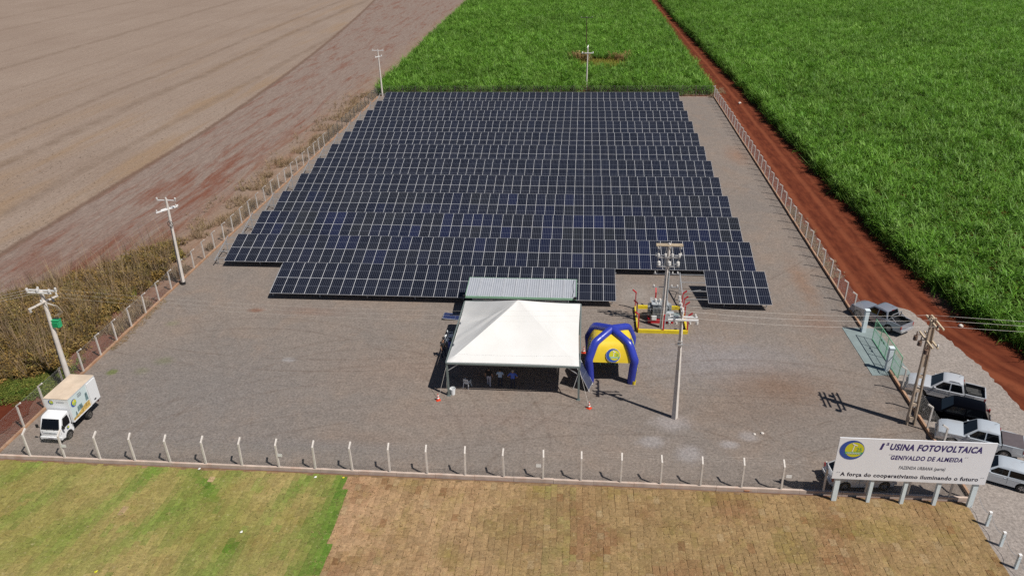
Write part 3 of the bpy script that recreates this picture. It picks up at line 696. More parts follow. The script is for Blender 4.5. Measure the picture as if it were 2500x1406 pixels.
tag(scatter('green_turf_blades', fz, gpts, 'turf', .6, 1.5, 17, .15), 'short mixed green and straw coloured grass blades on the left lawn', 'grass')
pts = [(FX1+.35+abs(rs_.gauss(0, .5)), rs_.uniform(-4, 16), -.02) for _ in range(420)]+[(29.4+rs_.random()*2.5, 78+rs_.random()*5, -.04) for _ in range(120)]+[(28+rs_.random(), 74.7+rs_.random(), 0) for _ in range(60)]
pts += [(rs_.uniform(FX0, 29), 76+rs_.random()*1.4, -.05) for _ in range(500)]
tag(scatter('fence_grass', [tuft(600+k, 9, .35, .026, 1.0) for k in range(4)], pts, 'drygrass', .5, 1.2, 16), 'sparse dry grass at the foot of the right and back fences', 'dry grass')

# ------------------------------------------------------------------ solar rows
PITCHX, MW, ML, TILT = 1.155, 1.139, 2.276, R(16.645)
def module_mesh():
    hx, hy, w, th = MW/2, ML/2, .017, .035; b = MB(); b.cur = 1
    o4 = [(-hx, -hy), (hx, -hy), (hx, hy), (-hx, hy)]; i4 = [(-hx+w, -hy+w), (hx-w, -hy+w), (hx-w, hy-w), (-hx+w, hy-w)]
    V = [(x, y, 0) for x, y in o4]+[(x, y, 0) for x, y in i4]+[(x, y, -.004) for x, y in i4]+[(x, y, -th) for x, y in o4]
    F = [(i, (i+1) % 4, 4+(i+1) % 4, 4+i) for i in range(4)]+[(4+i, 4+(i+1) % 4, 8+(i+1) % 4, 8+i) for i in range(4)]+[(12+i, 12+(i+1) % 4, (i+1) % 4, i) for i in range(4)]+[(15, 14, 13, 12)]
    b.add(V, F); b.f.append((8, 9, 10, 11)); b.mi.append(0); me = b.mesh('solar_panel', ['cells', 'alu'])
    uvl = me.uv_layers.new(name='UVMap')
    for p in me.polygons:
        for li in p.loop_indices:
            q = me.vertices[me.loops[li].vertex_index].co; uvl.data[li].uv = ((q.x+hx)/MW, (q.y+hy)/ML)
    return me
MODULE = module_mesh(); TOPZ = 2.06; SLOPE = 2*ML+.02; cT, sT = math.cos(TILT), math.sin(TILT)
def frame_mesh():
    b = MB(); p = lambda v, d=0: (0, -v*SLOPE*cT-d*sT, -v*SLOPE*sT-d*cT)
    b.bar(p(.05, .14), p(.95, .14), .06, .10); zr = TOPZ
    for v in (.2, .8):
        q = p(v, .16); b.box((0, q[1], (q[2]-zr)/2), (.09, .09, zr+q[2]))
    b.bar((0, p(.2)[1], -zr+.35), p(.62, .19), .04); return b.mesh('support_frame', 'galv')
FRAME = frame_mesh()
def solar_row(label, x0, ytop, n, name='solar_panel_row', left=1.15, right=.12, row=0, group='rows of ground-mounted solar panels'):
    t_ = thing(name, label, 'solar panels', (x0, ytop, TOPZ), 0, group)
    for i in range(n):
        for j in range(2):
            d = (ML+.02)*j+ML/2
            o = link('solar_panel', MODULE, t_, ((i+.5)*PITCHX, -d*cT, -d*sT), (TILT, 0, 0)); k = rnd.uniform(.8, 1.25)
            c = [k, k, k]
            if row in (1, 2, 3):  # blue and olive sheen of the glass painted into the module tints
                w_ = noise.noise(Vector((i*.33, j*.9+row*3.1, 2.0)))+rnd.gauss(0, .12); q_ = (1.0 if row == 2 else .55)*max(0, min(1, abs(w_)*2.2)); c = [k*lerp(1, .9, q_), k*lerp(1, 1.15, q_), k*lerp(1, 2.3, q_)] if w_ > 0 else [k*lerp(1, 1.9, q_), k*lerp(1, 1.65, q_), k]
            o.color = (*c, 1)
    for v in (.13, .37, .63, .87):
        b = MB(); b.bar((-left, -v*SLOPE*cT-.07*sT, -v*SLOPE*sT-.07*cT), (n*PITCHX+right, -v*SLOPE*cT-.07*sT, -v*SLOPE*sT-.07*cT), .05, .06); b.build('purlin', 'galv', t_)
    nf = max(2, round((n*PITCHX+left)/4.6)+1)
    for i in range(nf): link('support_frame', FRAME, t_, (lerp(-left+.05, n*PITCHX-.3, i/(nf-1)), 0, 0))
    return t_
ROWD = 7.018
for k in range(11):
    solar_row(f'{ORD[k]} full-width row of dark solar panels counted back from the white tent', -33.749-.0082*k, ROWD*k, 48, row=k+1)
solar_row('nearest shorter row of dark solar panels behind the shed and tent', -25.997, -7.084, 29, left=.1)
sm = solar_row('small ten-panel solar table right of the transformer, part of its frame bare', 16.016, -7.084, 5, left=2.32)
b = MB(); b.bar((-2.3, -.13*SLOPE*cT, -.13*SLOPE*sT-.06), (-2.3, -.95*SLOPE*cT, -.95*SLOPE*sT-.06), .05); b.bar((-2.3, -3.0, -.95), (-.1, -1.6, -1.3), .04); b.build('bare_rafter', 'galv', sm)

# ------------------------------------------------------------------ fences
def post_mesh(h=2.05, w=.10, ax=.36, az=.24, arm=True, n='post'):
    """concrete post, its arm cranked towards +x"""
    b = MB(); b.box((0, 0, h/2-.15), (w, w*1.1, h+.3))
    if arm:
        c = [(-w/2, h), (w/2, h-.03), (w/2+ax, h+az-.045), (w/2+ax-.05, h+az+.05)]
        b.prism([(x, -w*.5, z) for x, z in c], (0, w*1.0, 0))
    return b.mesh(n, 'conc')
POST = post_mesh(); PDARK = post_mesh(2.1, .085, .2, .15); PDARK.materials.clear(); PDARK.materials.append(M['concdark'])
PTHICK = post_mesh(2.1, .16)
def chain_link(L, h0, h1, nm, parent, sp=.075, r_=.0009):
    b = MB(); H = h1-h0; n_ = int((L+H)/sp)
    V, F = [], []
    def wire(a, c):
        o_ = len(V); d = Vector(c)-Vector(a); s_ = Vector((-d.z, 0, d.x)).normalized()*r_; q = Vector((0, r_*1.6, 0))
        for p in (Vector(a), Vector(c)): V.extend([p+s_-q*.5, p-s_-q*.5, p+q])
        F.extend([(o_, o_+3, o_+4, o_+1), (o_+1, o_+4, o_+5, o_+2), (o_+2, o_+5, o_+3, o_)])
    for i in range(n_):
        s0 = i*sp
        for dr in (1, -1):
            xa, xb_ = (s0-H, s0) if dr > 0 else (s0, s0-H)
            za, zb = h0, h1
            if xa < 0: za += -xa; xa = 0
            if xb_ < 0: zb -= -xb_; xb_ = 0
            if xa > L: za += xa-L; xa = L
            if xb_ > L: zb -= xb_-L; xb_ = L
            if zb-za > .05: wire((xa, 0, za), (xb_, 0, zb))
    for z in (h0, (h0+h1)/2, h1): wire((0, 0, z), (L, 0, z+1e-4))
    b.add(V, F); return b.build(nm, 'wire', parent, fix=False)
def fence(label, A, B, inward, posts, beam_mat='beam', beam=(.16, .22), dark=lambda p: False, beam_spans=None, mesh_spans=None, arm_wires=True):
    A, B = Vector((*A, 0)), Vector((*B, 0)); d = (B-A).normalized(); L = (B-A).length; rz = math.atan2(d.y, d.x)
    t_ = thing('fence', label, 'fence', A, rz, 'perimeter fence sides'); side = 1 if Vector((-d.y, d.x, 0)).dot(Vector((*inward, 0))) > 0 else -1
    for s_ in posts:
        me = PDARK if dark(A+d*s_) else (PTHICK if abs(s_-round(s_)) < 1e-9 and s_ in (0,) else POST)
        link('post', me, t_, (s_+rnd.gauss(0, .02), 0, 0), (rnd.gauss(0, .014), rnd.gauss(0, .014), side*math.pi/2+rnd.gauss(0, .05)))
    for a, c in (beam_spans or [(0, L)]):
        b = MB(); n_ = max(1, int((c-a)/2.55))
        for i in range(n_):
            q = rnd.uniform(-.012, .012); b.box((lerp(a, c, (i+.5)/n_), -side*.015+rnd.uniform(-.012, .012), beam[1]/2-.06+q), ((c-a)/n_-.012, beam[0], beam[1]+.12), Matrix.Rotation(rnd.gauss(0, .004), 3, 'Z'))
        b.build('base_beam', beam_mat, t_)
    for a, c in (mesh_spans or [(0, L)]):
        q = chain_link(c-a, beam[1]+.02, 2.03, 'wire_mesh', t_); q.location = (a, side*.055, 0)
    if arm_wires:
        for k in (.25, .6, .95):
            b = MB(); b.cyl((0, side*(.05+.36*k), 2.05+.24*k+.03), (L, side*(.05+.36*k), 2.05+.24*k+.03), .0018, n=4, caps=False); b.build('barbed_wire', 'wire', t_)
    return t_
SP = 2.573
ff = fence('front fence of pale cranked concrete posts between lawn and gravel yard', (FX0, FY0), (FX1, FY0), (0, 1), [-36.68-FX0]+[-34.11+SP*k-FX0 for k in range(25)]+[FX1-FX0])
lp = [2.65+2.52*k-FY0 for k in range(-14, 29)]
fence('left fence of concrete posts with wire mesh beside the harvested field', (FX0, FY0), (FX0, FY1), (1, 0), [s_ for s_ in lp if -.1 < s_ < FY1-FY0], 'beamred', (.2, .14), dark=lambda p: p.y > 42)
rp = [-6.62+2.46*k-FY0 for k in range(-13, 34)]
fence('right fence of concrete posts with wire mesh along the red dirt road', (FX1, FY0), (FX1, FY1), (-1, 0), [s_ for s_ in rp if -.1 < s_ < FY1-FY0+.1 and not (-22.1 < s_+FY0 < -13.4)], 'beamred', (.16, .24), beam_spans=[(0, -21.2-FY0), (-14.6-FY0, FY1-FY0)], mesh_spans=[(0, -21.2-FY0), (-14.6-FY0, FY1-FY0)])
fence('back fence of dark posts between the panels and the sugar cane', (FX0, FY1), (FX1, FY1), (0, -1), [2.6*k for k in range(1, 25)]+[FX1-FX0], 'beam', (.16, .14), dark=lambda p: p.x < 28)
b = MB(); b.box((0, 0, 0), (.34, .012, .24))
PLATE = b.mesh('warning_plate', 'white')
for px_, h in ((-34.11+SP*1-FX0+.22, 1.25), (-34.11+SP*7-FX0+.24, 1.25), (-34.11+SP*14-FX0-.25, 1.3), (-34.11+SP*20-FX0+.28, 1.3)): link('warning_plate', PLATE, ff, (px_, -.04, h))

# ------------------------------------------------------------------ poles and wires
def insulator(b, p, d=(0, 0, 1), s=1.0):
    p = Vector(p); d = Vector(d).normalized(); L = .22*s
    b.cyl(p, p+d*L, .02*s, n=6)
    for k in range(3): b.cyl(p+d*(L*(.25+.25*k)), p+d*(L*(.25+.25*k)+.04*s), .075*s, .045*s, n=8)
def pole(name, label, base, h, lean=(0, 0), w0=.34, w1=.2, material='conc', round_=False, thin=1.0):
    t_ = thing(name, label, 'utility pole', base); b = MB(); top = (lean[0], lean[1], h)
    if round_: b.tube([(lean[0]*k, lean[1]*k, h*k-.05) for k in (0, .25, .5, .75, 1)], 0, 12, [lerp(w0, w1, k)/2 for k in (0, .25, .5, .75, 1)])
    else: b.tube([(0, 0, -.05), (lean[0]*.5, lean[1]*.5, h*.5), top], 0, 4, [w0*.62, (w0+w1)*.31, w1*.62])
    b.build('shaft', material, t_, smooth=40 if round_ else None); return t_
def crossarm(t_, c, half, w=.10, material='conc', ins=(), iup=True, iscale=1.0, imat='ceramic'):
    b = MB(); c, half = Vector(c), Vector(half); b.bar(c-half, c+half, w, w*1.15); a = b.build('crossarm', material, t_)
    for k in ins:
        q = MB(); insulator(q, c+half*k+Vector((0, 0, w*.55 if iup else -w*.5)), (0, 0, 1 if iup else -1), iscale); q.build('insulator', imat, a)
    return a
# centre pole
PC = thing('utility_pole', 'square concrete pole standing alone in the yard right of the blue inflatable tent', 'utility pole', (11.29, -28.38, 0))
b = MB(); b.tube([(0, 0, -.05), (-.08, .0, 5.6)], 0, 4, [.24, .155]); b.tube([(-.08, 0, 5.55), (-.16, 0, 9.25)], 0, 4, [.15, .11]); b.build('shaft', 'conc', PC, rot=(0, 0, .15))
crossarm(PC, (-.05, -.13, 8.35), (1.03, 0, 0), .1, 'white', (-.9, -.45, .45, .92), False, 1.4); crossarm(PC, (-.05, .17, 8.42), (1.0, 0, 0), .09, 'white', (-.9, .85))
crossarm(PC, (-.22, .3, 9.15), (0, 1.15, 0), .1, 'white', (-.95, -.5, 0, .5, .95), True, 1.2)
b = MB(); b.box((-.1, -.05, 6.35), (.34, .3, .12)); b.box((-.1, -.05, 6.6), (.3, .26, .06)); b.build('steel_band', 'galv', PC)
b = MB(); b.bar((-.75, 0, 6.3), (.5, .0, 6.3), .03); b.build('step_bar', 'galv', PC)
# right pole: double-T shaft with web openings
PR = thing('utility_pole', 'dusty concrete pole with web openings by the parked cars, twin crossarms', 'utility pole', (28.13, -28.07, 0))
b = MB(); H = 8.75
def pr(z, x, y): k = 1-.45*z/H; return (x*k-.25*z/H, y*k, z)
for s_ in (-1, 1):
    b.add([pr(0, s_*.30, -.17), pr(0, s_*.20, -.17), pr(0, s_*.20, .17), pr(0, s_*.30, .17), pr(H, s_*.30, -.17), pr(H, s_*.20, -.17), pr(H, s_*.20, .17), pr(H, s_*.30, .17)],
          [(0, 1, 5, 4), (1, 2, 6, 5), (2, 3, 7, 6), (3, 0, 4, 7), (4, 5, 6, 7)])
b.build('flange', 'polebrown', PR)
for z in (.45, 1.65, 2.85, 4.0):
    b = MB(); a = [pr(z, -.2, -.12), pr(z, .2, -.12), pr(z, .2, .12), pr(z, -.2, .12)]; c = [pr(z+.22, -.2, -.12), pr(z+.22, .2, -.12), pr(z+.22, .2, .12), pr(z+.22, -.2, .12)]
    b.add(a+c, [(0, 1, 5, 4), (1, 2, 6, 5), (2, 3, 7, 6), (3, 0, 4, 7), (4, 5, 6, 7), (3, 2, 1, 0)]); b.build('web_rung', 'polebrown', PR)
b = MB(); b.add([pr(4.9, -.2, -.05), pr(4.9, .2, -.05), pr(4.9, .2, .05), pr(4.9, -.2, .05), pr(H, -.2, -.05), pr(H, .2, -.05), pr(H, .2, .05), pr(H, -.2, .05)], [(0, 1, 5, 4), (1, 2, 6, 5), (2, 3, 7, 6), (3, 0, 4, 7), (4, 5, 6, 7), (3, 2, 1, 0)]); b.build('web', 'polebrown', PR)
crossarm(PR, (-.42, -.25, 8.55), (0, 1.0, 0), .1, 'wood', (-.85, -.1, .5), True, 1.1, 'ceramicdk'); crossarm(PR, (-.08, -.25, 8.55), (0, 1.0, 0), .1, 'wood')
crossarm(PR, (-.36, .1, 7.0), (0, 1.15, 0), .1, 'wood'); crossarm(PR, (-.02, .1, 7.0), (0, 1.15, 0), .1, 'wood', (.7, -.9))
for y in (.85, .1, -1.0):
    b = MB(); c = Vector((-.72, y, 6.55)); b.cyl(c, c+Vector((.05, 0, .5)), .05, n=8)
    for k in range(6): b.cyl(c+Vector((0, 0, .06*k)), c+Vector((0, 0, .06*k+.035)), .15, .12, n=10)
    b.cyl(c+Vector((.06, .1, -.12)), c+Vector((.1, .14, .6)), .035, n=6); b.bar(c+Vector((0, 0, .4)), c+Vector((.4, 0, .45)), .04); b.build('fuse_cutout', 'ceramicdk', PR)
# left pole A
PA = pole('utility_pole', 'white round concrete pole at the left fence with coiled cable', (-36.35, -8.55, 0), 9.3, (.28, 0), .42, .22, 'conc', True)
b = MB(); b.cyl((0, 0, -.02), (0, 0, .3), .25, .24, n=14); b.build('black_base', 'darkplastic', PA)
crossarm(PA, (.27, 0, 9.1), (.95, 0, 0), .07, 'white', (-.97, 0, .97), True, 1.2); crossarm(PA, (.2, -.18, 8.2), (.62, .9, 0), .1, 'white', (-.9, .9)); crossarm(PA, (.3, .2, 8.25), (.5, .75, 0), .1, 'white', (-.8, .8), False)
b = MB(); b.tube([(.24+.26*math.cos(a*.4), -.2, 6.7+.3*math.sin(a*.4)) for a in range(17)], .03, 6); b.build('cable_coil', 'cableblk', PA, smooth=60)
b = MB(); b.tube([(.2, -.17, 6.4), (.13, -.19, 4), (.05, -.22, .3)], .018, 5); b.build('down_cable', 'cableblk', PA)
# left pole B with green pole transformer
PBX, PBY = -36.2, -27.75
PB = pole('utility_pole', 'tall round concrete pole behind the white lorry carrying a green transformer', (PBX, PBY, 0), 9.05, (.12, 0), .46, .26, 'conc', True)
crossarm(PB, (.13, .18, 8.95), (1.15, -.05, 0), .09, 'white', (-.3, .95), True, 1.2); crossarm(PB, (.1, -.2, 8.95), (.98, -.05, 0), .09, 'white', (-.95, -.1, .9), True, 1.4); crossarm(PB, (.1, -.28, 8.1), (.36, 1.0, 0), .1, 'conc', (-.9, .85), False, 1.3); crossarm(PB, (.3, .1, 8.15), (.3, .85, 0), .1, 'conc', (-.5, .9))
TRG = thing('pole_transformer', 'small green transformer hung on the pole behind the white lorry', 'transformer', (PBX+.5, PBY+.1, 5.9))
TRG.scale = (.85, .85, .85); b = MB(); b.box((0, 0, .35), (.62, .42, .7)); b.box((0, 0, .72), (.7, .5, .05)); b.build('tank', 'green', TRG)
for k in range(5):
    b = MB(); b.box((-.24+.12*k, -.27, .33), (.03, .12, .55)); b.build('cooling_fin', 'green', TRG)
for k in (-1, 0, 1):
    b = MB(); insulator(b, (k*.2, .05, .74), (0, 0, 1), 1.0); b.build('bushing', 'darkplastic', TRG)
b = MB(); b.bar((-.5, 0, .55), (-.3, 0, .55), .08); b.bar((-.5, 0, .15), (-.3, 0, .15), .08); b.build('bracket', 'galv', TRG)
for k in range(3):
    b = MB(); b.tube([(.1+.1*k, -.2, 8.2), (.9+.15*k, -.2, 7.9), (1.1+.1*k, .05, 7.2), (.7+.15*k-.2, .1, 6.85)], .012, 5); b.build('jumper_wire', 'cable', PB, smooth=80)
b = MB(); b.tube([(.02, -.24, 5.0), (-.02, -.27, 3), (0, -.28, .2)], .025, 5); b.build('down_cable', 'cableblk', PB)
# far poles
PD = pole('utility_pole', 'white pole at the far left corner of the panel field', (-36.0, 75.5, 0), 9.1, (-.1, 0), .40, .22, 'conc', True)
crossarm(PD, (-.1, 0, 8.95), (1.15, 0, 0), .1, 'white', (-.9, 0, .9)); crossarm(PD, (-.05, -.1, 7.8), (.5, .8, 0), .1, 'white', (-.9, .9))
PE = pole('utility_pole', 'white pole behind the middle of the last panel row', (4.55, 79.8, 0), 8.75, (.12, 0), .36, .22, 'conc', True)
crossarm(PE, (.1, -.1, 7.55), (1.15, 0, 0), .12, 'white', (-.9, .9)); crossarm(PE, (.12, .2, 8.6), (.1, .9, 0), .12, 'white', (-.9, 0, .9))
PF = pole('utility_pole', 'thin dark brown pole far out in the cane field', (4.4, 124, -.1), 8.6, (0, 0), .24, .16, mat('dark_timber', (.09, .06, .035), .9, var=.2), True)
crossarm(PF, (0, 0, 8.5), (1.5, 0, 0), .12, mat('dark_arm', (.05, .05, .045), .8), (-.9, 0, .9), True, 1, 'ceramicdk')
def wire(label, a, c, sag, group, r_=.011, material='cable'):
    a, c = Vector(a), Vector(c); n_ = 24; b = MB()
    b.tube([a.lerp(c, i/n_)-Vector((0, 0, 4*sag*(i/n_)*(1-i/n_))) for i in range(n_+1)], r_, 5)
    tag(b.build('overhead_wire', material, smooth=90), label, 'wire', group)
for k, (y0, y1, n_) in enumerate(((-27.4, -27.6, 'farthest'), (-28.2, -28.3, 'middle'), (-29.1, -29.15, 'nearest'))):
    wire(f'{n_} of three overhead wires between the lone yard pole and the dusty right pole', (11.2, y0, 8.9), (27.9, y1, 8.72), .35, 'overhead wires right of the yard pole', .007)
    wire(f'{n_} of three overhead wires running off right from the dusty pole', (27.9, y1, 8.72), (75, y1-.6+.3*k, 8.3), .5, 'overhead wires leaving on the right', .007)
for k, (y0, x1, n_) in enumerate(((-27.5, .95, 'farthest'), (-28.3, -.1, 'middle'), (-29.2, -.95, 'nearest'))):
    wire(f'{n_} of three thin wires crossing above the white tent to the left pole', (11.1, y0, 8.75), (PBX+x1*.5, PBY-.2+.5*(1-k), 9.1), .9, 'overhead wires above the tent', .0035)
for k, n_ in enumerate(('left', 'middle', 'right')):
    wire(f'{n_} of three wires dropping left from the pole behind the lorry', (PBX-.9+.85*k, PBY-.2, 9.15), (PBX-24+.9*k, PBY-10.5, 8.6), .5, 'overhead wires leaving on the left', .006)

# ------------------------------------------------------------------ white event tent
TX0, TX1, TY0, TY1, TE = -5.9, 4.18, -26.5, -16.5, 3.05; ap = Vector((-.78, -21.5, 5.9))
TT = thing('event_tent', 'large white peaked canopy tent on dark steel legs', 'tent', (-.86, -21.5, 0))
o_ = Vector((-.86, -21.5, 0)); n_ = 28; V = []; F = []
cs = [Vector((TX0, TY0, TE)), Vector((TX1, TY0, TE)), Vector((TX1, TY1, TE)), Vector((TX0, TY1, TE))]
for s_ in range(4):
    A_, B_ = cs[s_], cs[(s_+1) % 4]; q0 = len(V)
    for i in range(n_+1):
        for j in range(n_+1):
            e = A_.lerp(B_, j/n_); k = i/n_; p = e.lerp(ap, k); p.z = lerp(TE, ap.z, k**1.06)
            edge_ = math.sin(math.pi*j/n_); inw = (o_-(A_+B_)/2); inw.z = 0; p += inw.normalized()*(.09*edge_*(1-k)**3); p.z -= .16*math.sin(math.pi*k)*edge_*(1-.3*k)
            if s_ == 3:                      # slack wind-blown left side, wrinkles run to the peak
                p.z += (1-k)*edge_*(.07*noise.noise(Vector((j*.75+k*2, k*1.3, 0)))+.03*noise.noise(Vector((j*1.7, k*2.5, 4))))+.16*edge_*noise.noise(Vector((j*.16+k*1.5, k*2.0, 1)))-.16*math.exp(-((j/n_-.42-.25*(k-.5))/.07)**2)*math.sin(math.pi*k)
            V.append(p-o_)
    F += [(q0+i*(n_+1)+j, q0+i*(n_+1)+j+1, q0+(i+1)*(n_+1)+j+1, q0+(i+1)*(n_+1)+j) for i in range(n_) for j in range(n_)]
    q1 = len(V)                              # valance hem
    for j in range(n_+1):
        e = A_.lerp(B_, j/n_); inw = (o_-(A_+B_)/2); inw.z = 0; e = e+inw.normalized()*(.09*math.sin(math.pi*j/n_)); V += [e-o_, e-o_-Vector((0, 0, .13))]
    F += [(q1+2*j, q1+2*j+1, q1+2*j+3, q1+2*j+2) for j in range(n_)]
b = MB(); b.add(V, F); me = b.mesh('canopy', 'tent'); bm = bmesh.new(); bm.from_mesh(me); bmesh.ops.remove_doubles(bm, verts=bm.verts, dist=.002); bmesh.ops.recalc_face_normals(bm, faces=bm.faces); bm.to_mesh(me); bm.free(); shade(me, 40); link('canopy', me, TT)
for c in cs:
    q = c-o_; b = MB(); b.box((q.x, q.y, 1.5), (.15, .15, 3.02)); b.box((q.x, q.y, .02), (.3, .3, .03)); b.build('leg', 'tentframe', TT)
    for dx, dy in ((1, 0), (0, 1)):
        sx_ = -1 if q.x > 0 else 1; sy_ = -1 if q.y > 0 else 1
        b = MB(); b.bar((q.x+sx_*.05*dx, q.y+sy_*.05*dy, 2.3), (q.x+sx_*.95*dx, q.y+sy_*.95*dy, 2.95), .05); b.build('corner_brace', 'galv', TT)
for A_, B_ in zip(cs, cs[1:]+cs[:1]):
    b = MB(); off = (A_+B_)/2-o_; off.z = 0; off = off.normalized()*.06; b.bar(A_-o_+off-Vector((0, 0, .07)), B_-o_+off-Vector((0, 0, .07)), .10, .12); b.build('eave_beam', 'tentframe', TT)
for a, c in (((TX0, TY0, 2.9), (-6.62, -27.15, .05)), ((TX1, TY0, 2.9), (5.0, -27.5, .05)), ((TX0, TY0, 2.2), (-6.2, -26.0, .02))):
    b = MB(); b.cyl(Vector(a)-o_, Vector(c)-o_, .012, n=5); b.build('guy_rope', 'cable', TT)

# shed behind the tent
SH = thing('shed', 'low shed with pale corrugated zinc roof and green fascia behind the white tent', 'shed', (-1.2, -13.05, 0))
b = MB(); w_, d0, d1 = 4.95, -1.6, 1.55; N_ = 150; P = []
for i in range(N_+1):
    x = lerp(-w_, w_, i/N_); z = .022*math.cos(i/N_*2*math.pi*50); P += [(x, d0, 2.6+z), (x, d1, 2.92+z)]
b.add(P, [(2*i, 2*i+2, 2*i+3, 2*i+1) for i in range(N_)]); P2 = [(x, y, z-.03) for x, y, z in P]; b.add(P2, [(2*i+1, 2*i+3, 2*i+2, 2*i) for i in range(N_)])
b.build('roof', 'zinc', SH, fix=False)
for i in range(1, 9):
    x = lerp(-w_, w_, i/9); b = MB(); b.bar((x, d0+.01, 2.645), (x, d1-.01, 2.965), .035, .03); b.build('roof_joint', 'alu', SH)
b = MB(); b.box((0, d0-.03, 2.52), (2*w_+.12, .05, .2)); b.build('fascia', 'fascia', SH)
b = MB(); b.box((0, d1+.03, 2.82), (2*w_+.12, .05, .2)); b.build('fascia', 'fascia', SH)
for s_ in (-1, 1):
    b = MB(); b.prism([(s_*(w_+.03), d0, 2.42), (s_*(w_+.03), d1, 2.72), (s_*(w_+.03), d1, 2.9), (s_*(w_+.03), d0, 2.58)], (s_*.04, 0, 0)); b.build('fascia', 'fascia', SH)
b = MB(); wx0, wx1 = -4.45, 4.15
for p, d in (((0, d0+.55, 1.25), (8.6, .1, 2.5)), ((0, d1-.3, 1.3), (8.6, .1, 2.6)), ((wx0+.2, 0, 1.25), (.1, 2.25, 2.5)), ((wx1+.1, 0, 1.25), (.1, 2.25, 2.5))): b.box((p[0]-.15 if p[0] == 0 else p[0], p[1], p[2]), d)
b.build('wall', 'stucco', SH)
for x in (-3.0, -.2, 2.6):
    b = MB(); b.box((x, d0+.485, 1.05), (.9, .04, 2.05)); q = b.build('door', 'white', SH); b = MB(); b.box((x+.33, d0+.45, 1.05), (.03, .05, .14)); b.build('handle', 'galv', q)
for x, y in ((-w_-.12, d0-.1), (-w_+.05, d1), (w_+.02, d1), (w_-.05, d0-.05)):
    b = MB(); b.box((x, y, 2.72 if y > 0 else 2.66), (.24, .16, .14)); b.bar((x, y, 2.5), (x, y, 2.72), .05); b.build('floodlight', 'darkplastic', SH)
b = MB(); b.tube([(w_-.15, d1-.2, 2.98), (w_-.28, .5, 2.9), (w_-.18, -.6, 2.78), (w_-.3, d0+.1, 2.68)], .014, 5); b.build('roof_cable', 'cableblk', SH)
# ------------------------------------------------------------------ logo print
def ring(cx_, cy_, r_, n=40, a0=0, a1=2*math.pi): return [Vector((cx_+r_*math.cos(lerp(a0, a1, i/n)), cy_+r_*math.sin(lerp(a0, a1, i/n)), 0)) for i in range(n)]
def logo(name, parent, o, ex, ey, r_=1.0, letters=True, lift=.003):
    """flat print: blue disc, yellow disc set to the right, green name band, white light tower"""
    o, ex, ey = Vector(o), Vector(ex).normalized(), Vector(ey).normalized(); nz = ex.cross(ey); b = MB(); lay = [0]
    def put(pts, mi):
        lay[0] += 1; b.m(mi).poly([o+ex*p.x*r_+ey*p.y*r_+nz*lift*lay[0] for p in pts])
    put(ring(0, 0, 1.03), 3); put(ring(0, 0, 1.0), 0); put(ring(.20, .04, .76), 1)
    band = [Vector((x, y, 0)) for x, y in ((-.50, -.42), (.83, -.42), (.92, -.18), (-.54, -.18))]; put(band, 2)
    put([Vector((x, y, 0)) for x, y in ((.0, -.18), (.07, -.18), (.17, .52), (.11, .54))], 3)
    put([Vector((x, y, 0)) for x, y in ((-.08, .66), (.14, .50), (.38, .44), (.40, .50), (.16, .62), (-.05, .74))], 3)
    if letters:
        vs_, fs = fit_text('CERGRAND', 1.12, .17, bold=.02); lay[0] += 1; b.m(3).add([o+ex*(v.x-.40)*r_+ey*(v.y-.385)*r_+nz*lift*lay[0] for v in vs_], fs)
        vs_, fs = fit_text('25', .42, .34); b.m(2).add([o+ex*(v.x+.36)*r_+ey*(v.y-.06)*r_+nz*lift*lay[0] for v in vs_], fs)
    return b.build(name, ['logoblue', 'logoyel', 'logogreen', 'logowhite'], parent, fix=False)

# ------------------------------------------------------------------ inflatable tent
IX, IY = 6.7, -22.3; IT = thing('inflatable_tent', 'blue and yellow inflatable tent with four tube legs', 'inflatable tent', (IX, IY, 0))
def leg_pts(sx_, sy_):
    raw = [(1.60, 0), (1.64, .4), (1.70, 1.3), (1.77, 2.06), (1.76, 2.22), (1.70, 2.38), (1.40, 3.22), (1.30, 3.40), (1.16, 3.50), (.12, 3.93), (0, 3.95)]
    return [(sx_*a, sy_*a, z) for a, z in raw]
for sx_, sy_ in ((-1, -1), (1, -1), (1, 1), (-1, 1)):
    b = MB(); b.tube(leg_pts(sx_, sy_), 0, 16, [.29, .325, .325, .335, .34, .335, .325, .325, .32, .31, .30]); tb = b.build('tube_leg', 'infblue', IT, smooth=60)
    if (sx_, sy_) == (1, -1):
        vs_, fs = fit_text('CERGRAND', 1.75, .26, bold=.03); b = MB()
        def P_(u_, v_): # vertical lettering wrapped on the outer side of this leg
            z = .25+u_; a = lerp(1.60, 1.77, z/2.1); th = -.42+v_/.335; r2 = .342
            return Vector((a+r2*math.cos(th), -a+r2*math.sin(th), z))
        b.add([P_(v.x, -v.y+.2) for v in vs_], fs); b.build('lettering', 'logoyel', tb, fix=False)
    if (sx_, sy_) == (-1, -1):
        for z in (1.75,): b = MB(); b.box((-1.98, -1.45, z), (.05, .16, .2)); b.build('valve', 'logoyel', tb)
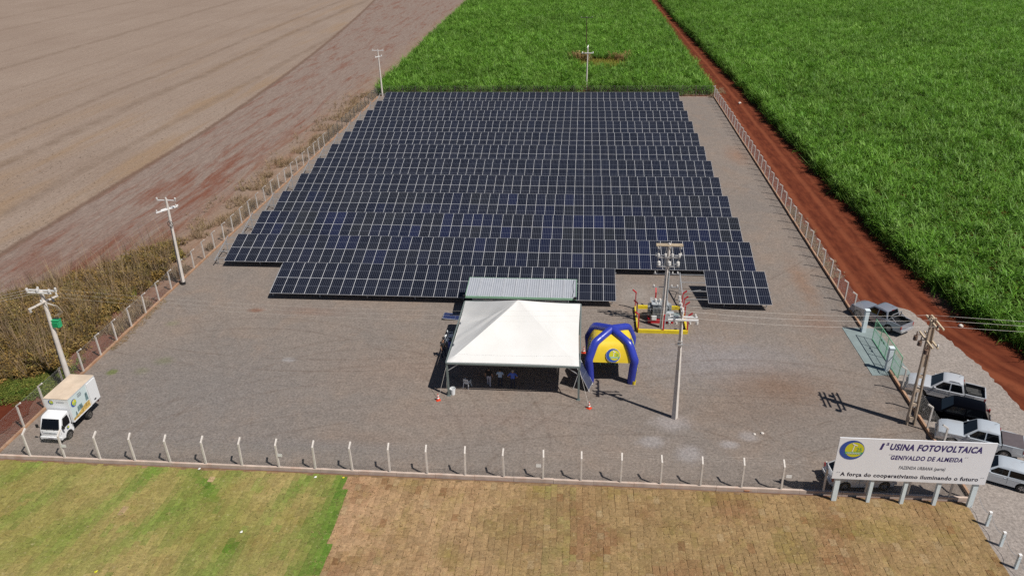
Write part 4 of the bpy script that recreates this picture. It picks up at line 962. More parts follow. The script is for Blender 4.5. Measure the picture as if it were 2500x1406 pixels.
for k, (d, e) in enumerate((((0, -1), (1, 0)), ((1, 0), (0, 1)), ((0, 1), (-1, 0)), ((-1, 0), (0, -1)))):
    d, e = Vector((*d, 0)), Vector((*e, 0)); b = MB(); n_ = 10; V = []
    prof = [(1.86, 1.76, 1.98), (1.74, 1.66, 2.42), (1.55, 1.50, 2.95), (1.38, 1.34, 3.34), (1.1, 1.1, 3.50), (.5, .5, 3.72), (.02, .02, 3.88)]
    for dist, half, z in prof:
        for j in range(n_+1):
            s_ = lerp(-1, 1, j/n_); V.append(d*(dist-.06*(1-s_*s_)*(1 if z > 3.3 else .3))+e*half*s_+Vector((0, 0, z-.02*(1-s_*s_))))
    b.add(V, [(i*(n_+1)+j, i*(n_+1)+j+1, (i+1)*(n_+1)+j+1, (i+1)*(n_+1)+j) for i in range(len(prof)-1) for j in range(n_)])
    pn = b.build('roof_panel', 'infyellow', IT, smooth=60)
    nrm = (d*.92+Vector((0, 0, .30))).normalized(); up = (Vector((0, 0, 1))-nrm*nrm.z).normalized()
    logo('logo', pn, d*1.755+e*.10+Vector((0, 0, 2.58)), e, up, .54, k == 0, .006)
def plastic_chair(label, loc, rz, mt='chairwhite', group='plastic chairs around the tents'):
    t_ = thing('plastic_chair', label, 'chair', loc, rz, group)
    b = MB(); b.box((0, 0, .43), (.46, .44, .035)); b.build('seat', mt, t_)
    b = MB(); V = []
    for i in range(5):
        z = .45+.42*i/4
        for j in range(7): s_ = lerp(-1, 1, j/6); V.append((s_*.23*(1-.08*i/4), .2+.1*i/4-.06*s_*s_, z+(.03*(1-s_*s_) if i == 4 else 0)))
    b.add(V, [(i*7+j, i*7+j+1, i*7+8+j, i*7+7+j) for i in range(4) for j in range(6) if not (i in (1, 2) and j in (1, 3))]); V2 = [(x, y+.02, z) for x, y, z in V]
    b.add(V2, [(i*7+7+j, i*7+8+j, i*7+j+1, i*7+j) for i in range(4) for j in range(6) if not (i in (1, 2) and j in (1, 3))]); b.build('backrest', mt, t_, fix=False)
    for sx_ in (-1, 1):
        for sy_ in (-1, 1): b = MB(); b.bar((sx_*.20, sy_*.19, .43), (sx_*.25, sy_*.25, 0), .055, .045); b.build('leg', mt, t_)
        b = MB(); b.bar((sx_*.24, .24, .64), (sx_*.25, -.2, .63), .05, .03); b.bar((sx_*.25, -.19, .63), (sx_*.23, -.19, .43), .045, .03); b.build('armrest', mt, t_)
    return t_
plastic_chair('pale green plastic chair on the left under the inflatable tent', (6.1, -21.2, 0), .2, 'chairgreen'); plastic_chair('pale green plastic chair on the right under the inflatable tent', (6.95, -21.15, 0), -.25, 'chairgreen')
def bucket(label, loc, mt, r_, h, cat='bucket', name='bucket'):
    t_ = thing(name, label, cat, loc); b = MB(); b.lathe([(.001, .0), (r_*.8, .0), (r_, h), (r_+.015, h+.005), (r_+.015, h+.03), (r_-.015, h+.03), (r_*.8-.015, .03), (.001, .03)], n=16); b.build('pail', mt, t_, smooth=50)
    b = MB(); b.tube([(r_*math.cos(a*math.pi/8), .1*math.sin(a*math.pi/8), h+.0-.0+.16*math.sin(a*math.pi/8)) for a in range(9)], .008, 5); b.build('handle', 'galv', t_); return t_
bucket('yellow bucket at the right front foot of the inflatable tent', (8.52, -24.1, 0), 'yellow', .17, .32); bucket('white bucket beside the left front leg of the white tent', (-5.62, -26.3, 0), 'chairwhite', .22, .5)

# ------------------------------------------------------------------ transformer yard
TF = thing('transformer_enclosure', 'yellow kerb enclosure with red cranked posts around the grey transformer', 'enclosure', (11.5, -13.7, 0))
ex0, ex1, ey0, ey1 = -2.1, 2.05, -2.2, 2.3
for p, d in (((-.02, ey0, .15), (4.3, .18, .36)), ((-.02, ey1, .15), (4.3, .18, .36)), ((ex0-.08, .05, .149), (.18, 4.30, .355)), ((ex1+.06, .05, .149), (.18, 4.30, .355))): b = MB(); b.box(p, d); b.build('kerb', 'yellow', TF)
RP = post_mesh(1.75, .11, .30, .26); RP.materials.clear(); RP.materials.append(M['red'])
for x, y, rz in ((ex0-.08, ey0+.12, math.pi), (ex0-.08, .1, math.pi), (ex0-.08, ey1-.1, math.pi), (.0, ey0-.02, -math.pi/2), (-.35, ey1+.02, math.pi/2), (ex1+.06, ey0+.12, 0), (ex1+.06, .0, 0), (ex1+.06, 1.1, 0), (ex1+.06, ey1-.1, 0)): link('post', RP, TF, (x, y, 0), (0, 0, rz))
for a, c in (((ex0-.08, ey0), (ex0-.08, ey1)), ((ex1+.06, ey0), (ex1+.06, ey1))):
    A_ = Vector((*a, 0)); q = chain_link(ey1-ey0, .34, 1.75, 'wire_mesh', TF, .09); q.location = A_; q.rotation_euler = (0, 0, math.pi/2)
b = MB(); b.box((-.7, ey1-.02, 1.0), (.30, .012, .42)); b.build('warning_plate', 'white', TF)
TR = thing('power_transformer', 'large grey finned transformer on a red skid inside the yellow kerb', 'transformer', (11.35, -13.35, 0))
b = MB(); b.box((.1, -.25, .18), (2.25, 1.1, .36)); b.build('skid', 'red', TR)
b = MB(); b.box((0, 0, 1.0), (1.35, .75, 1.3)); b.box((0, 0, 1.68), (1.5, .9, .06)); b.build('tank', 'trafo', TR)
for k in range(11):
    for s_ in (-1, 1): b = MB(); b.box((-.6+.12*k, s_*.56, .98), (.03, .36, 1.05)); b.build('cooling_fin', 'trafo', TR)
for s_ in (-1, 1):
    for k in range(7):
        a = lerp(-1.1, 1.1, k/6); b = MB(); b.box((0, 0, 0), (.36, .03, 1.0)); b.build('cooling_fin', 'trafo', TR, (s_*(.72+.17*math.cos(a)), .36*math.sin(a), 1.0), (0, 0, a*s_))
for x in (-.4, 0, .4): b = MB(); insulator(b, (x, .12, 1.7), (0, 0, 1), 1.7); b.build('bushing', 'ceramic', TR)
for x in (-.3, -.1, .1, .3): b = MB(); insulator(b, (x, -.25, 1.7), (0, 0, 1), .8); b.build('bushing', 'ceramic', TR)
b = MB(); b.box((.82, -.78, .75), (.75, .45, .8)); b.build('control_box', 'trafo', TR); b = MB(); b.box((-.55, -.80, .55), (.5, .1, .4)); b.build('name_plate', 'white', TR)
CT = thing('cable_trench_cover', 'grey steel trench cover lying right of the transformer', 'cover', (12.75, -13.0, 0)); b = MB(); b.box((0, 0, .06), (1.1, 1.6, .12)); b.build('plate', 'slab', CT); b = MB(); b.box((0, 0, .14), (.25, .08, .05)); b.build('handle', 'galv', CT)
PT = pole('utility_pole', 'concrete pole beside the grey transformer with three tiers of crossarms', (11.48, -14.9, 0), 8.2, (.12, 0), .34, .2, 'conc')
for dy in (-.14, .14): crossarm(PT, (.14, dy, 8.05), (1.12, 0, 0), .1, 'wood', (-.85, .0, .85) if dy < 0 else (), False, 1.2)
crossarm(PT, (.12, -.16, 6.95), (.98, 0, 0), .08, 'galv', (-.9, -.3, .3, .9), True, 1.6); crossarm(PT, (.12, .2, 6.95), (1.1, 0, 0), .07, 'galv', (-.95, .95), True, 1.2)
crossarm(PT, (.1, -.16, 6.1), (.98, 0, 0), .08, 'galv', (-.8, .1, .85), True, 2.2); crossarm(PT, (.1, .2, 6.15), (1.0, 0, 0), .06, 'galv')
crossarm(PT, (.1, .25, 5.2), (1.1, 0, 0), .06, 'galv', (-.9, .45, .85), True, 1.0); crossarm(PT, (.06, .2, 3.95), (1.1, 0, 0), .06, 'galv', (-.9, .5, .95), True, 1.0)
b = MB(); b.cyl((.24, -.1, .1), (.28, -.1, 5.6), .055, n=8); b.cyl((-.2, -.1, .1), (-.1, -.12, 4.0), .03, n=6); b.build('conduit', 'trafo', PT)
for x in (-.9, -.3, .3, .9):
    b = MB(); b.tube([(.14+x*.9, -.16, 7.9), (.14+x*1.05, -.2, 7.45), (.12+x, -.18, 7.05), (.1+x*.9, -.2, 6.2)], .01, 5); b.build('jumper_wire', 'cable', PT)

# ------------------------------------------------------------------ gate
GT = thing('gate', 'green wire mesh sliding gate between two white pillars', 'gate', (29.3, -18.2, .05))
def gbar(a, c, nm, w_=.05): b = MB(); b.bar(a, c, w_); b.build(nm, 'gategreen', GT)
gy0, gy1, gz0, gz1 = -3.95, 2.15, .06, 1.95
for z in (gz0, 1.0, gz1): gbar((0, gy0+.03, z), (0, gy1-.03, z), 'rail', .055 if z != 1.0 else .035)
for k in range(5): y = lerp(gy0, gy1, k/4); gbar((0.003, y, gz0-.03), (0.003, y, gz1+.03), 'stile', .05)
for k in range(4):
    b = MB(); ya, yb = lerp(gy0, gy1, k/4)+.04, lerp(gy0, gy1, (k+1)/4)-.04
    n_ = int((yb-ya)/.07)
    for i in range(n_): y = lerp(ya, yb, (i+.5)/n_); b.box((0, y, 1.0), (.003, .003, gz1-gz0-.05))
    for i in range(26): z = lerp(gz0+.04, gz1-.04, i/25); b.box((.006, (ya+yb)/2, z), (.003, yb-ya, .003))
    b.build('mesh_panel', 'gategreen', GT)
for y in (-.6, .6): b = MB(); b.box((-.03, y*.4, 1.05), (.03, .28, .2)); b.build('sign_plate', 'gategreen', GT)
def pillar(label, loc):
    t_ = thing('gate_pillar', label, 'pillar', loc, 0, 'white gate pillars'); b = MB(); b.box((0, 0, 1.08), (.32, .32, 2.16)); b.build('shaft', 'lightblue', t_)
    b = MB(); b.box((0, 0, 2.19), (.40, .40, .07)); b.build('cap', 'lightblue', t_)
    for y in (-.09, .09): b = MB(); b.box((-.175, y, 1.05), (.03, .05, 2.05)); b.build('guide_rib', 'lightblue', t_)
pillar('pale gate pillar at the far end of the gate beside the grey pickup', (28.95, -14.75, 0)); pillar('pale gate pillar at the near end of the gate slab', (28.85, -21.0, 0))

# ------------------------------------------------------------------ billboard
SG = thing('billboard', 'large white sign for the solar plant on five pale posts', 'sign', (24.52, -36.5, 0))
sx0, sx1, sz0, sz1, yf = 19.97-24.52, 29.05-24.52, 1.88, 5.03, -.14
b = MB(); b.box(((sx0+sx1)/2, yf+.03, (sz0+sz1)/2), (sx1-sx0, .06, sz1-sz0)); BD = b.build('board', 'signwhite', SG)
for k, x in enumerate((20.42, 22.5, 24.54, 26.5, 28.64)):
    w_ = .30 if k in (0, 4) else .21; b = MB(); b.box((x-24.52, .04, 2.35), (w_, .2, 4.9)); b.build('post', 'lightblue', SG)
for z in (2.3, 3.5, 4.6): b = MB(); b.bar((sx0+.1, -.085, z), (sx1-.1, -.085, z), .05); b.build('back_rail', 'galv', SG)
YP = yf-.004
def sign_text(s, xa, xb, za, zb, mt, nm='lettering', tilt=0.0, **kw):
    vs_, fs = fit_text(s, xb-xa, zb-za, **kw); b = MB(); b.add([(v.x+xa-24.52, YP, v.y+za+tilt*v.x) for v in vs_], fs); return b.build(nm, mt, BD, fix=False)
vs_, fs = fit_text('1', .26, .5, shear=.2, bold=.05); b = MB(); b.add([(v.x+22.38-24.52, YP, v.y+4.24) for v in vs_], fs)
vs_, fs = fit_text('a', .17, .22, shear=.2, bold=.02); b.add([(v.x+22.72-24.52, YP, v.y+4.58) for v in vs_], fs); b.build('lettering', 'navy', BD, fix=False)
sign_text('USINA FOTOVOLTAICA', 22.98, 28.30, 4.24, 4.74, 'navy', shear=.2, bold=.045, space=1.1)
sign_text('GENIVALDO DE ALMEIDA', 23.16, 27.35, 3.52, 3.87, 'navy', shear=.12, bold=.04, space=1.14)
sign_text('FAZENDA URBANA (parte)', 23.78, 26.5, 2.75, 3.08, 'greyprint', shear=.15, bold=.03, space=1.12)
sign_text('A força do cooperativismo iluminando o futuro', 20.42, 28.58, 2.03, 2.43, 'darkprint', bold=.036, space=1.1)
for xq, zq in ((23.0, 3.86), (27.40, 3.86), (20.17, 2.36), (28.66, 2.36)):
    b = MB()
    for k in range(2): b.poly([(xq+.12*k-24.52, YP, zq), (xq+.12*k+.04-24.52, YP, zq), (xq+.12*k+.11-24.52, YP, zq+.07), (xq+.12*k+.07-24.52, YP, zq+.07)])
    b.build('quote_mark', 'darkprint', BD, fix=False)
logo('logo', BD, (20.80-24.52, yf-.001, 4.14), (1, 0, 0), (0, 0, 1), .73, True, .004)

# bollards with chain
for k, (y, lab) in enumerate(((-38.1, 'white wooden bollard at the lawn edge nearest the billboard'), (-39.75, 'white wooden bollard, middle one on the lawn edge'), (-41.45, 'white wooden bollard at the lawn edge in the bottom right corner'))):
    t_ = thing('bollard', lab, 'bollard', (28.98+.04*k, y, 0), 0, 'white bollards along the lawn edge'); b = MB(); b.box((0, 0, .42), (.15, .15, .9)); b.build('shaft', 'lightblue', t_)
    b = MB(); b.box((0, 0, .9), (.11, .11, .08)); b.build('neck', 'galv', t_); b = MB(); b.box((0, 0, 1.0), (.16, .16, .14)); b.build('cap', 'white', t_)
for k, (ya, yb) in enumerate(((-38.1, -39.75), (-39.75, -41.45), (-36.4, -38.1), (-41.45, -43.2))):
    n_ = 34; A_, B_ = Vector((29.06, ya-.08, .82)), Vector((29.08, yb+.08, .82)); b = MB()
    for i in range(n_):
        c = A_.lerp(B_, (i+.5)/n_); c.z -= .28*4*((i+.5)/n_)*(1-(i+.5)/n_); d = (B_-A_).normalized(); q = Vector((1, 0, 0)) if i % 2 else Vector((0, 0, 1))
        b.tube([c+d*.034*math.cos(a*1.0472)+q*.02*math.sin(a*1.0472) for a in range(7)], .006, 4)
    tag(b.build('chain', 'galv', fix=False), ('chain hanging between the two bollards nearest the billboard', 'chain hanging between the middle and the bottom right bollards', 'chain from the billboard post to the first bollard', 'chain leaving the picture below the last bollard')[k], 'chain', 'bollard chains')

# ------------------------------------------------------------------ vehicles
def wheel_meshes(r_, w_, rim='rim'):
    b = MB(); b.lathe([(r_*.62, -w_/2), (r_*.93, -w_/2), (r_, -w_*.32), (r_, w_*.32), (r_*.93, w_/2), (r_*.62, w_/2)], n=22, axis='y'); ty = b.mesh('tyre', 'black'); shade(ty, 40)
    b = MB(); b.lathe([(.001, w_*.30), (r_*.14, w_*.36), (r_*.16, w_*.30), (r_*.56, w_*.26), (r_*.63, w_*.47), (r_*.66, w_*.44)], n=22, axis='y')
    for k in range(5):
        a = 2*math.pi*k/5; d = Vector((math.cos(a), 0, math.sin(a))); b.bar(d*r_*.12+Vector((0, w_*.37, 0)), d*r_*.60+Vector((0, w_*.40, 0)), .05, .075, (0, 1, 0))
    rm = b.mesh('rim', rim); return ty, rm
def add_wheels(t_, spots, r_, w_, rim='rim'):
    ty, rm = wheel_meshes(r_, w_, rim)
    for x, y in spots:
        o = link('wheel', ty, t_, (x, y, r_), (0, 0, 0 if y > 0 else math.pi)); link('rim', rm, o)
def extrude_body(prof, wfun, inset=.06, drop=.035):
    """prof: closed (x, z, bottom?) outline; loft across the car with rounded shoulders"""
    n = len(prof); zc = sum(p[1] for p in prof)/n; x0 = min(p[0] for p in prof); x1 = max(p[0] for p in prof); V = []; b = MB()
    def ringv(s_, e, q):
        for x, z, bot in prof:
            xx, zz = x, z
            if not bot: zz = z-drop*q if z > zc else z
            if x > x1-.12: xx = x-.05*q
            if x < x0+.12: xx = x+.05*q
            V.append((xx, s_*(wfun(x, z)-e), zz))
    for s_, e, q in ((-1, 0, 1.0), (-1, inset*.35, .35), (-1, inset, 0), (1, inset, 0), (1, inset*.35, .35), (1, 0, 1.0)): ringv(s_, e, q)
    F, mi = [], []
    for r_ in range(5):
        for i in range(n):
            j = (i+1) % n; F.append((r_*n+i, r_*n+j, (r_+1)*n+j, (r_+1)*n+i)); mi.append(1 if prof[i][2] and prof[j][2] else 0)
    F += [tuple(range(n-1, -1, -1)), tuple(range(5*n, 6*n))]; mi += [0, 0]
    b.v = V; b.f = F; b.mi = mi; return b
def arch(xc, r_, z0, n=9):  # front to back along the underside
    a0 = math.asin(min(1, max(-1, (z0-.36)/r_))); return [(xc+r_*math.cos(lerp(a0, math.pi-a0, i/n)), .36+r_*math.sin(lerp(a0, math.pi-a0, i/n)), 1) for i in range(n+1)]
def car(name, label, cat, loc, head, paint, kind, group='cars parked on the gravel by the gate', tonneau=False, rails=False, bar=False, load=False):
    t_ = thing(name, label, cat, loc, head, group)
    if kind == 'pickup':
        L, W, xf, xr, wr, sill, belt, roof, hood = 5.25, 1.84, 1.62, -1.52, .37, .42, 1.10, 1.80, 1.08
        cab = dict(a=1.06, b=.30, c=-1.02, d=-1.22); bed = -1.24
    elif kind == 'suv':
        L, W, xf, xr, wr, sill, belt, roof, hood = 4.45, 1.82, 1.36, -1.30, .36, .34, 1.02, 1.68, 1.0
        cab = dict(a=.95, b=.22, c=-1.75, d=-2.08); bed = None
    else:
        L, W, xf, xr, wr, sill, belt, roof, hood = 4.15, 1.70, 1.30, -1.22, .31, .26, .92, 1.48, .90
        cab = dict(a=1.02, b=.28, c=-1.25, d=-1.88); bed = None
    h = L/2; ra = wr+.07
    top = [(h, .52, 0), (h-.02, .72, 0), (h-.10, hood-.16, 0), (h-.32, hood-.07, 0), (h-.62, hood-.02, 0), (h-.95, hood, 0), (cab['a']+.12, hood+.03, 0), (cab['a'], belt, 0)]
    if bed: top += [(bed+.02, belt, 0), (bed, .80, 0), (-h, .80, 0), (-h, .58, 0)]
    else: top += [(cab['d'], belt+.02, 0), (-h+.06, belt-.10, 0), (-h, .72, 0), (-h, .45, 0)]
    bot = [(-h+.08, sill+.02, 1)]+arch(xr, ra, sill)[::-1]+arch(xf, ra, sill)[::-1]+[(h-.1, sill-.04, 1)]
    def wf(x, z):
        k = 1-(.17 if x > 0 else .09)*max(0, (abs(x)-h+.85)/.85)**2.0; k -= .035*max(0, (z-.85)/.6); k -= .03*max(0, (.5-z)/.3); return W/2*k
    b = extrude_body(top+bot, wf); bd = b.build('body', [paint, 'darkplastic'], t_, smooth=35)
    # cabin
    wb, wr_ = W/2*.955, W/2*.77
    cp = [(cab['a'], belt-.02), (cab['b'], roof-.05), (cab['b']-.25, roof), ((cab['b']+cab['c'])/2, roof+.02), (cab['c']+.2, roof-.005), (cab['c'], roof-.06), (cab['d'], belt-.02)]
    def cw(z): return lerp(wb, wr_, (z-belt+.02)/(roof-belt+.02))
    V = []; n = len(cp)
    for s_, e, q in ((-1, 0, .05), (-1, .03, .015), (-1, .09, 0), (1, .09, 0), (1, .03, .015), (1, 0, .05)):
        V += [(x, s_*(cw(z)-e), z-(q if z > belt+.1 else 0)) for x, z in cp]
    F = [(r_*n+i, r_*n+i+1, (r_+1)*n+i+1, (r_+1)*n+i) for r_ in range(5) for i in range(n-1)]+[tuple(range(n-1, -1, -1)), tuple(range(5*n, 6*n))]
    b = MB(); b.add(V, F); b.build('cabin', paint, t_, smooth=32)
    def pane(nm, pts, s_=0, off=.010):
        c = sum((Vector(p) for p in pts), Vector())/len(pts); nn = (Vector(pts[1])-Vector(pts[0])).cross(Vector(pts[2])-Vector(pts[1])).normalized()
        if nn.dot(c-Vector((0, 0, belt-.4))) < 0: nn = -nn
        b = MB(); b.prism([Vector(p)+nn*(off-.02) for p in pts], nn*.02); return b.build(nm, 'glass', t_)
    zt, zb_ = roof-.09, belt+.03
    def fx(z): return lerp(cab['a'], cab['b'], (z-belt+.02)/(roof-belt-.03))
    def rx(z): return lerp(cab['d'], cab['c'], (z-belt+.02)/(roof-belt-.04))
    pane('windscreen', [(fx(zb_)+.0, -cw(zb_)+.10, zb_), (fx(zb_), cw(zb_)-.10, zb_), (fx(zt+.02), cw(zt)-.12, zt+.02), (fx(zt+.02), -cw(zt)+.12, zt+.02)], off=.014)
    pane('rear_window', [(rx(zb_), cw(zb_)-.12, zb_), (rx(zb_), -cw(zb_)+.12, zb_), (rx(zt), -cw(zt)+.14, zt), (rx(zt), cw(zt)-.14, zt)], off=.014)
    zs = roof-.13; mid = lerp(cab['b'], cab['c'], .42)+.02
    for s_ in (-1, 1):
        q = lambda x, z: (x, s_*cw(z), z)
        pane('side_window', [q(fx(zb_)-.17, zb_), q(mid+.04, zb_), q(mid+.03, zs), q(fx(zs)-.10, zs)])
        re = rx(zb_)+(.12 if kind == 'pickup' else .30)
        pane('side_window', [q(mid-.05, zb_), q(re, zb_+.02), q(rx(zs)+(.12 if kind == 'pickup' else .22), zs), q(mid-.05, zs)])
        if kind == 'suv': pane('side_window', [q(re-.06, zb_+.03), q(rx(zb_)+.10, zb_+.08), q(rx(zs)+.12, zs), q(rx(zs)+.18, zs)])
        b = MB(); b.box((fx(belt)-.28, s_*(wb+.09), belt+.06), (.12, .2, .14)); b.build('mirror', paint, t_)
        b = MB(); b.prism([(h-.30, s_*(W/2*.93), hood-.11), (h-.08, s_*(W/2*.72), hood-.22), (h-.05, s_*(W/2*.70), hood-.32), (h-.25, s_*(W/2*.945), hood-.27)], (.03, s_*.012, .012)); b.build('headlight', 'headlamp', t_)
        b = MB(); b.box((-h+.05, s_*(W/2*.845), .90 if kind != 'hatch' else .82), (.10, W*.085, .30)); b.build('taillight', 'redlamp', t_)
        for x in (mid+.12, mid-.82):
            b = MB(); b.box((x, s_*(wf(x, belt-.14)-.008), belt-.16), (.17, .035, .03)); b.build('door_handle', paint, t_)
        b = MB(); b.box((mid, s_*(wf(mid, .8)-.012), (sill+belt)/2+.03), (.012, .03, belt-sill-.12)); b.build('door_gap', 'darkplastic', t_)
        if rails: b = MB(); b.tube([(cab['b']-.35, s_*(wr_-.03), roof-.02), (cab['b']-.45, s_*(wr_-.03), roof+.05), (cab['c']+.35, s_*(wr_-.03), roof+.05), (cab['c']+.22, s_*(wr_-.03), roof-.02)], .02, 6); b.build('roof_rail', 'darkplastic', t_)
    b = MB(); b.box((h-.05, 0, .66), (.10, W*.52, .2)); b.build('grille', 'darkplastic', t_)
    b = MB(); b.box((h-.02, 0, .45), (.14, W*.86, .16)); b.build('front_bumper', paint, t_, smooth=None)
    b = MB(); b.box((-h-.02, 0, .52), (.16, W*.88, .18)); b.build('rear_bumper', 'galv' if kind == 'pickup' else paint, t_)
    b = MB(); b.box((-h-.022 if kind != 'pickup' else -h-.105, 0, .78 if kind != 'pickup' else .56), (.02, .42, .13)); b.build('number_plate', 'headlamp', t_)
    if bed:
        for s_ in (-1, 1):
            b = MB(); V = [(bed, wf(bed, .8)), (-h, wf(-h+.02, .8))]
            b.add([(bed-.03, s_*wf(bed, 1), .78), (-h+.75, s_*wf(-h+.75, 1), .78), (-h+.0, s_*wf(-h, 1), .78), (bed-.03, s_*(wf(bed, 1)-.09), .78), (-h+.75, s_*(wf(-h+.75, 1)-.09), .78), (-h, s_*(wf(-h, 1)-.09), .78),
                   (bed-.03, s_*wf(bed, 1), 1.14), (-h+.75, s_*wf(-h+.75, 1), 1.13), (-h+.02, s_*wf(-h, 1), 1.11), (bed-.03, s_*(wf(bed, 1)-.09), 1.14), (-h+.75, s_*(wf(-h+.75, 1)-.09), 1.13), (-h+.02, s_*(wf(-h, 1)-.09), 1.11)],
                  [(0, 1, 7, 6), (1, 2, 8, 7), (3, 4, 10, 9), (4, 5, 11, 10), (6, 7, 10, 9), (7, 8, 11, 10), (0, 3, 9, 6), (2, 5, 11, 8)])
            b.build('bed_side', paint, t_)
            b = MB(); b.bar((bed-.06, s_*(wf(bed, 1)-.10), .97), (-h+.08, s_*(wf(-h, 1)-.11), .95), .02, .32, (0, 1, 0)) if False else b.box(((bed-h)/2, s_*(wf(-h+.5, 1)-.13), .96), (h+bed-.12, .03, .34)); b.build('bed_liner', 'bedliner', t_)
        b = MB(); b.box((-h+.035, 0, .94), (.07, W*.80, .36)); b.build('tailgate', paint, t_)
        b = MB(); b.box(((bed-h)/2, 0, .812), (h+bed-.10, W-.28, .02)); b.build('bed_floor', 'bedliner', t_)
        b = MB(); b.box((bed-.05, 0, .96), (.03, W-.3, .34)); b.build('bed_front', 'bedliner', t_)
        if tonneau: b = MB(); b.box(((bed-h)/2+.01, 0, 1.135), (h+bed-.12, W-.22, .035)); b.build('tonneau_cover', 'tonneau', t_)
        if bar: b = MB(); b.tube([(bed-.12, -.72, 1.1), (bed-.22, -.62, 1.62), (bed-.22, .62, 1.62), (bed-.12, .72, 1.1)], .045, 8); b.tube([(bed-.22, -.66, 1.4), (bed-.75, -.74, 1.12)], .035, 6); b.tube([(bed-.22, .66, 1.4), (bed-.75, .74, 1.12)], .035, 6); b.build('sport_bar', 'rim', t_)
        if load: b = MB(); b.box((-1.9, .25, .93), (.9, .35, .2)); b.box((-1.75, -.35, .88), (.8, .5, .12)); b.cyl((-1.6, .2, 1.08), (-1.35, .28, 1.08), .09, n=8); b.build('cargo', mat('cargo', (.05, .05, .048), .8, var=.4), t_)
    if kind == 'pickup': b = MB(); b.box((cab['c']-.03, 0, roof-.05), (.04, W*.16, .02)); b.build('brake_light', 'redlamp', t_)
    b = MB(); b.cyl((cab['c']+.35, -.3, roof), (cab['c']+.05, -.3, roof+.22), .008, n=5); b.build('antenna', 'darkplastic', t_)
    add_wheels(t_, [(x, s_*(W/2-.12)) for x in (xf, xr) for s_ in (1, -1)], wr, .23)
    return t_
car('pickup_truck', 'dark grey double-cab pickup with open bed parked beyond the gate', 'pickup', (30.88, -12.95, .01), R(125), 'gunmetal', 'pickup', bar=True)
car('pickup_truck', 'silver double-cab pickup with open loaded bed between the gate and the black car', 'pickup', (31.85, -24.4, .01), R(157), 'silver', 'pickup', rails=True, load=True)
car('parked_car', 'shiny black SUV parked between the two silver pickups', 'car', (31.35, -27.3, .01), R(157.5), 'blackcar', 'suv')
car('pickup_truck', 'silver pickup with covered bed behind the top right of the billboard', 'pickup', (31.75, -30.3, .01), R(158), 'silver2', 'pickup', tonneau=True)
car('parked_car', 'silver hatchback cut off by the right picture edge beside the billboard', 'car', (31.62, -33.75, .01), R(155.5), 'silver2', 'hatch')
car('parked_car', 'white hatchback parked inside the fence, mostly hidden behind the billboard', 'car', (22.5, -34.62, .01), R(4), 'whitecar', 'hatch', None)

# delivery lorry, local +x forward, facing the camera
LX = thing('box_truck', 'small white box lorry with yellow and blue logos in the left corner of the yard', 'truck', (-33.45, -31.95, 0), R(-91.5))
CW = .87
prof = [(2.28, .50, 0), (2.28, .78, 0), (2.24, 1.12, 0), (1.80, 1.93, 0), (1.62, 2.02, 0), (1.02, 2.04, 0), (.98, 1.95, 0), (.96, .55, 0), (1.0, .42, 1)]+[(x, z-.02, 1) for x, z, q in arch(1.58, .40, .42)[::-1]]+[(2.18, .42, 1)]
def lw(x, z): return CW*(1-.07*max(0, (x-1.7)/.6)**2-.10*max(0, (z-1.15)/.9))
b = extrude_body(prof, lw, .08, .05); b.build('cab', ['truckwhite', 'darkplastic'], LX, smooth=35)
def slab(nm, pts, nrm, mt, parent=LX, th=.02):
    nrm = Vector(nrm).normalized(); b = MB(); b.prism([Vector(p) for p in pts], nrm*th); return b.build(nm, mt, parent)
slab('windscreen', [(2.215, -.70, 1.17), (2.215, .70, 1.17), (1.845, .64, 1.86), (1.845, -.64, 1.86)], (.87, 0, .48), 'glass')
for s_ in (-1, 1):
    y = lambda z: s_*(lw(1.5, z)-.006)
    slab('side_window', [(2.02, y(1.18), 1.18), (1.25, y(1.18), 1.18), (1.18, y(1.5), 1.5), (1.22, y(1.84), 1.84), (1.72, y(1.84), 1.84)], (0, s_, .1), 'glass')
    b = MB(); b.box((2.12, s_*1.02, 1.38), (.10, .16, .26)); b.bar((2.1, s_*.84, 1.25), (2.12, s_*1.0, 1.32), .03); b.build('mirror', 'darkplastic', LX)
    slab('headlight', [(2.265, s_*.50, .80), (2.22, s_*.82, .80), (2.205, s_*.81, 1.03), (2.25, s_*.58, 1.05)], (.9, s_*.15, .2), 'headlamp')
    b = MB(); b.box((1.12, s_*(CW-.002), 1.05), (.05, .03, .1)); b.build('door_handle', 'darkplastic', LX)
    b = MB(); b.box((1.06, s_*(CW-.012), 1.2), (.012, .03, 1.1)); b.build('door_gap', 'darkplastic', LX)
    b = MB(); b.box((-2.28, s_*.6, .62), (.06, .28, .12)); b.build('taillight', 'redlamp', LX)
b = MB(); b.box((2.29, 0, .52), (.14, 1.66, .2)); b.build('front_bumper', 'truckwhite', LX)
b = MB(); b.box((2.365, 0, .45), (.012, 1.3, .05)); b.build('air_intake', 'darkplastic', LX)
b = MB(); b.box((2.372, 0, .53), (.012, .4, .10)); b.build('number_plate', 'headlamp', LX)
b = MB(); b.box((2.282, 0, .92), (.01, .95, .09)); b.build('grille', 'trafo', LX)
b = MB(); b.box((2.29, 0, .93), (.012, .14, .06)); b.build('badge', 'rim', LX)
for s_ in (-.25, .3): b = MB(); b.bar((2.25, s_, 1.14), (2.10, s_+.3, 1.34), .018); b.build('wiper', 'darkplastic', LX)
b = MB(); b.box((-.7, 0, .62), (3.2, .7, .16)); b.build('chassis', 'darkplastic', LX)
bx0, bx1, bz0, bz1, bw = -2.28, .90, .92, 2.92, .94
b = MB(); b.box(((bx0+bx1)/2, 0, (bz0+bz1)/2-.015), (bx1-bx0, 2*bw, bz1-bz0-.03)); BX = b.build('cargo_box', 'truckwhite', LX)
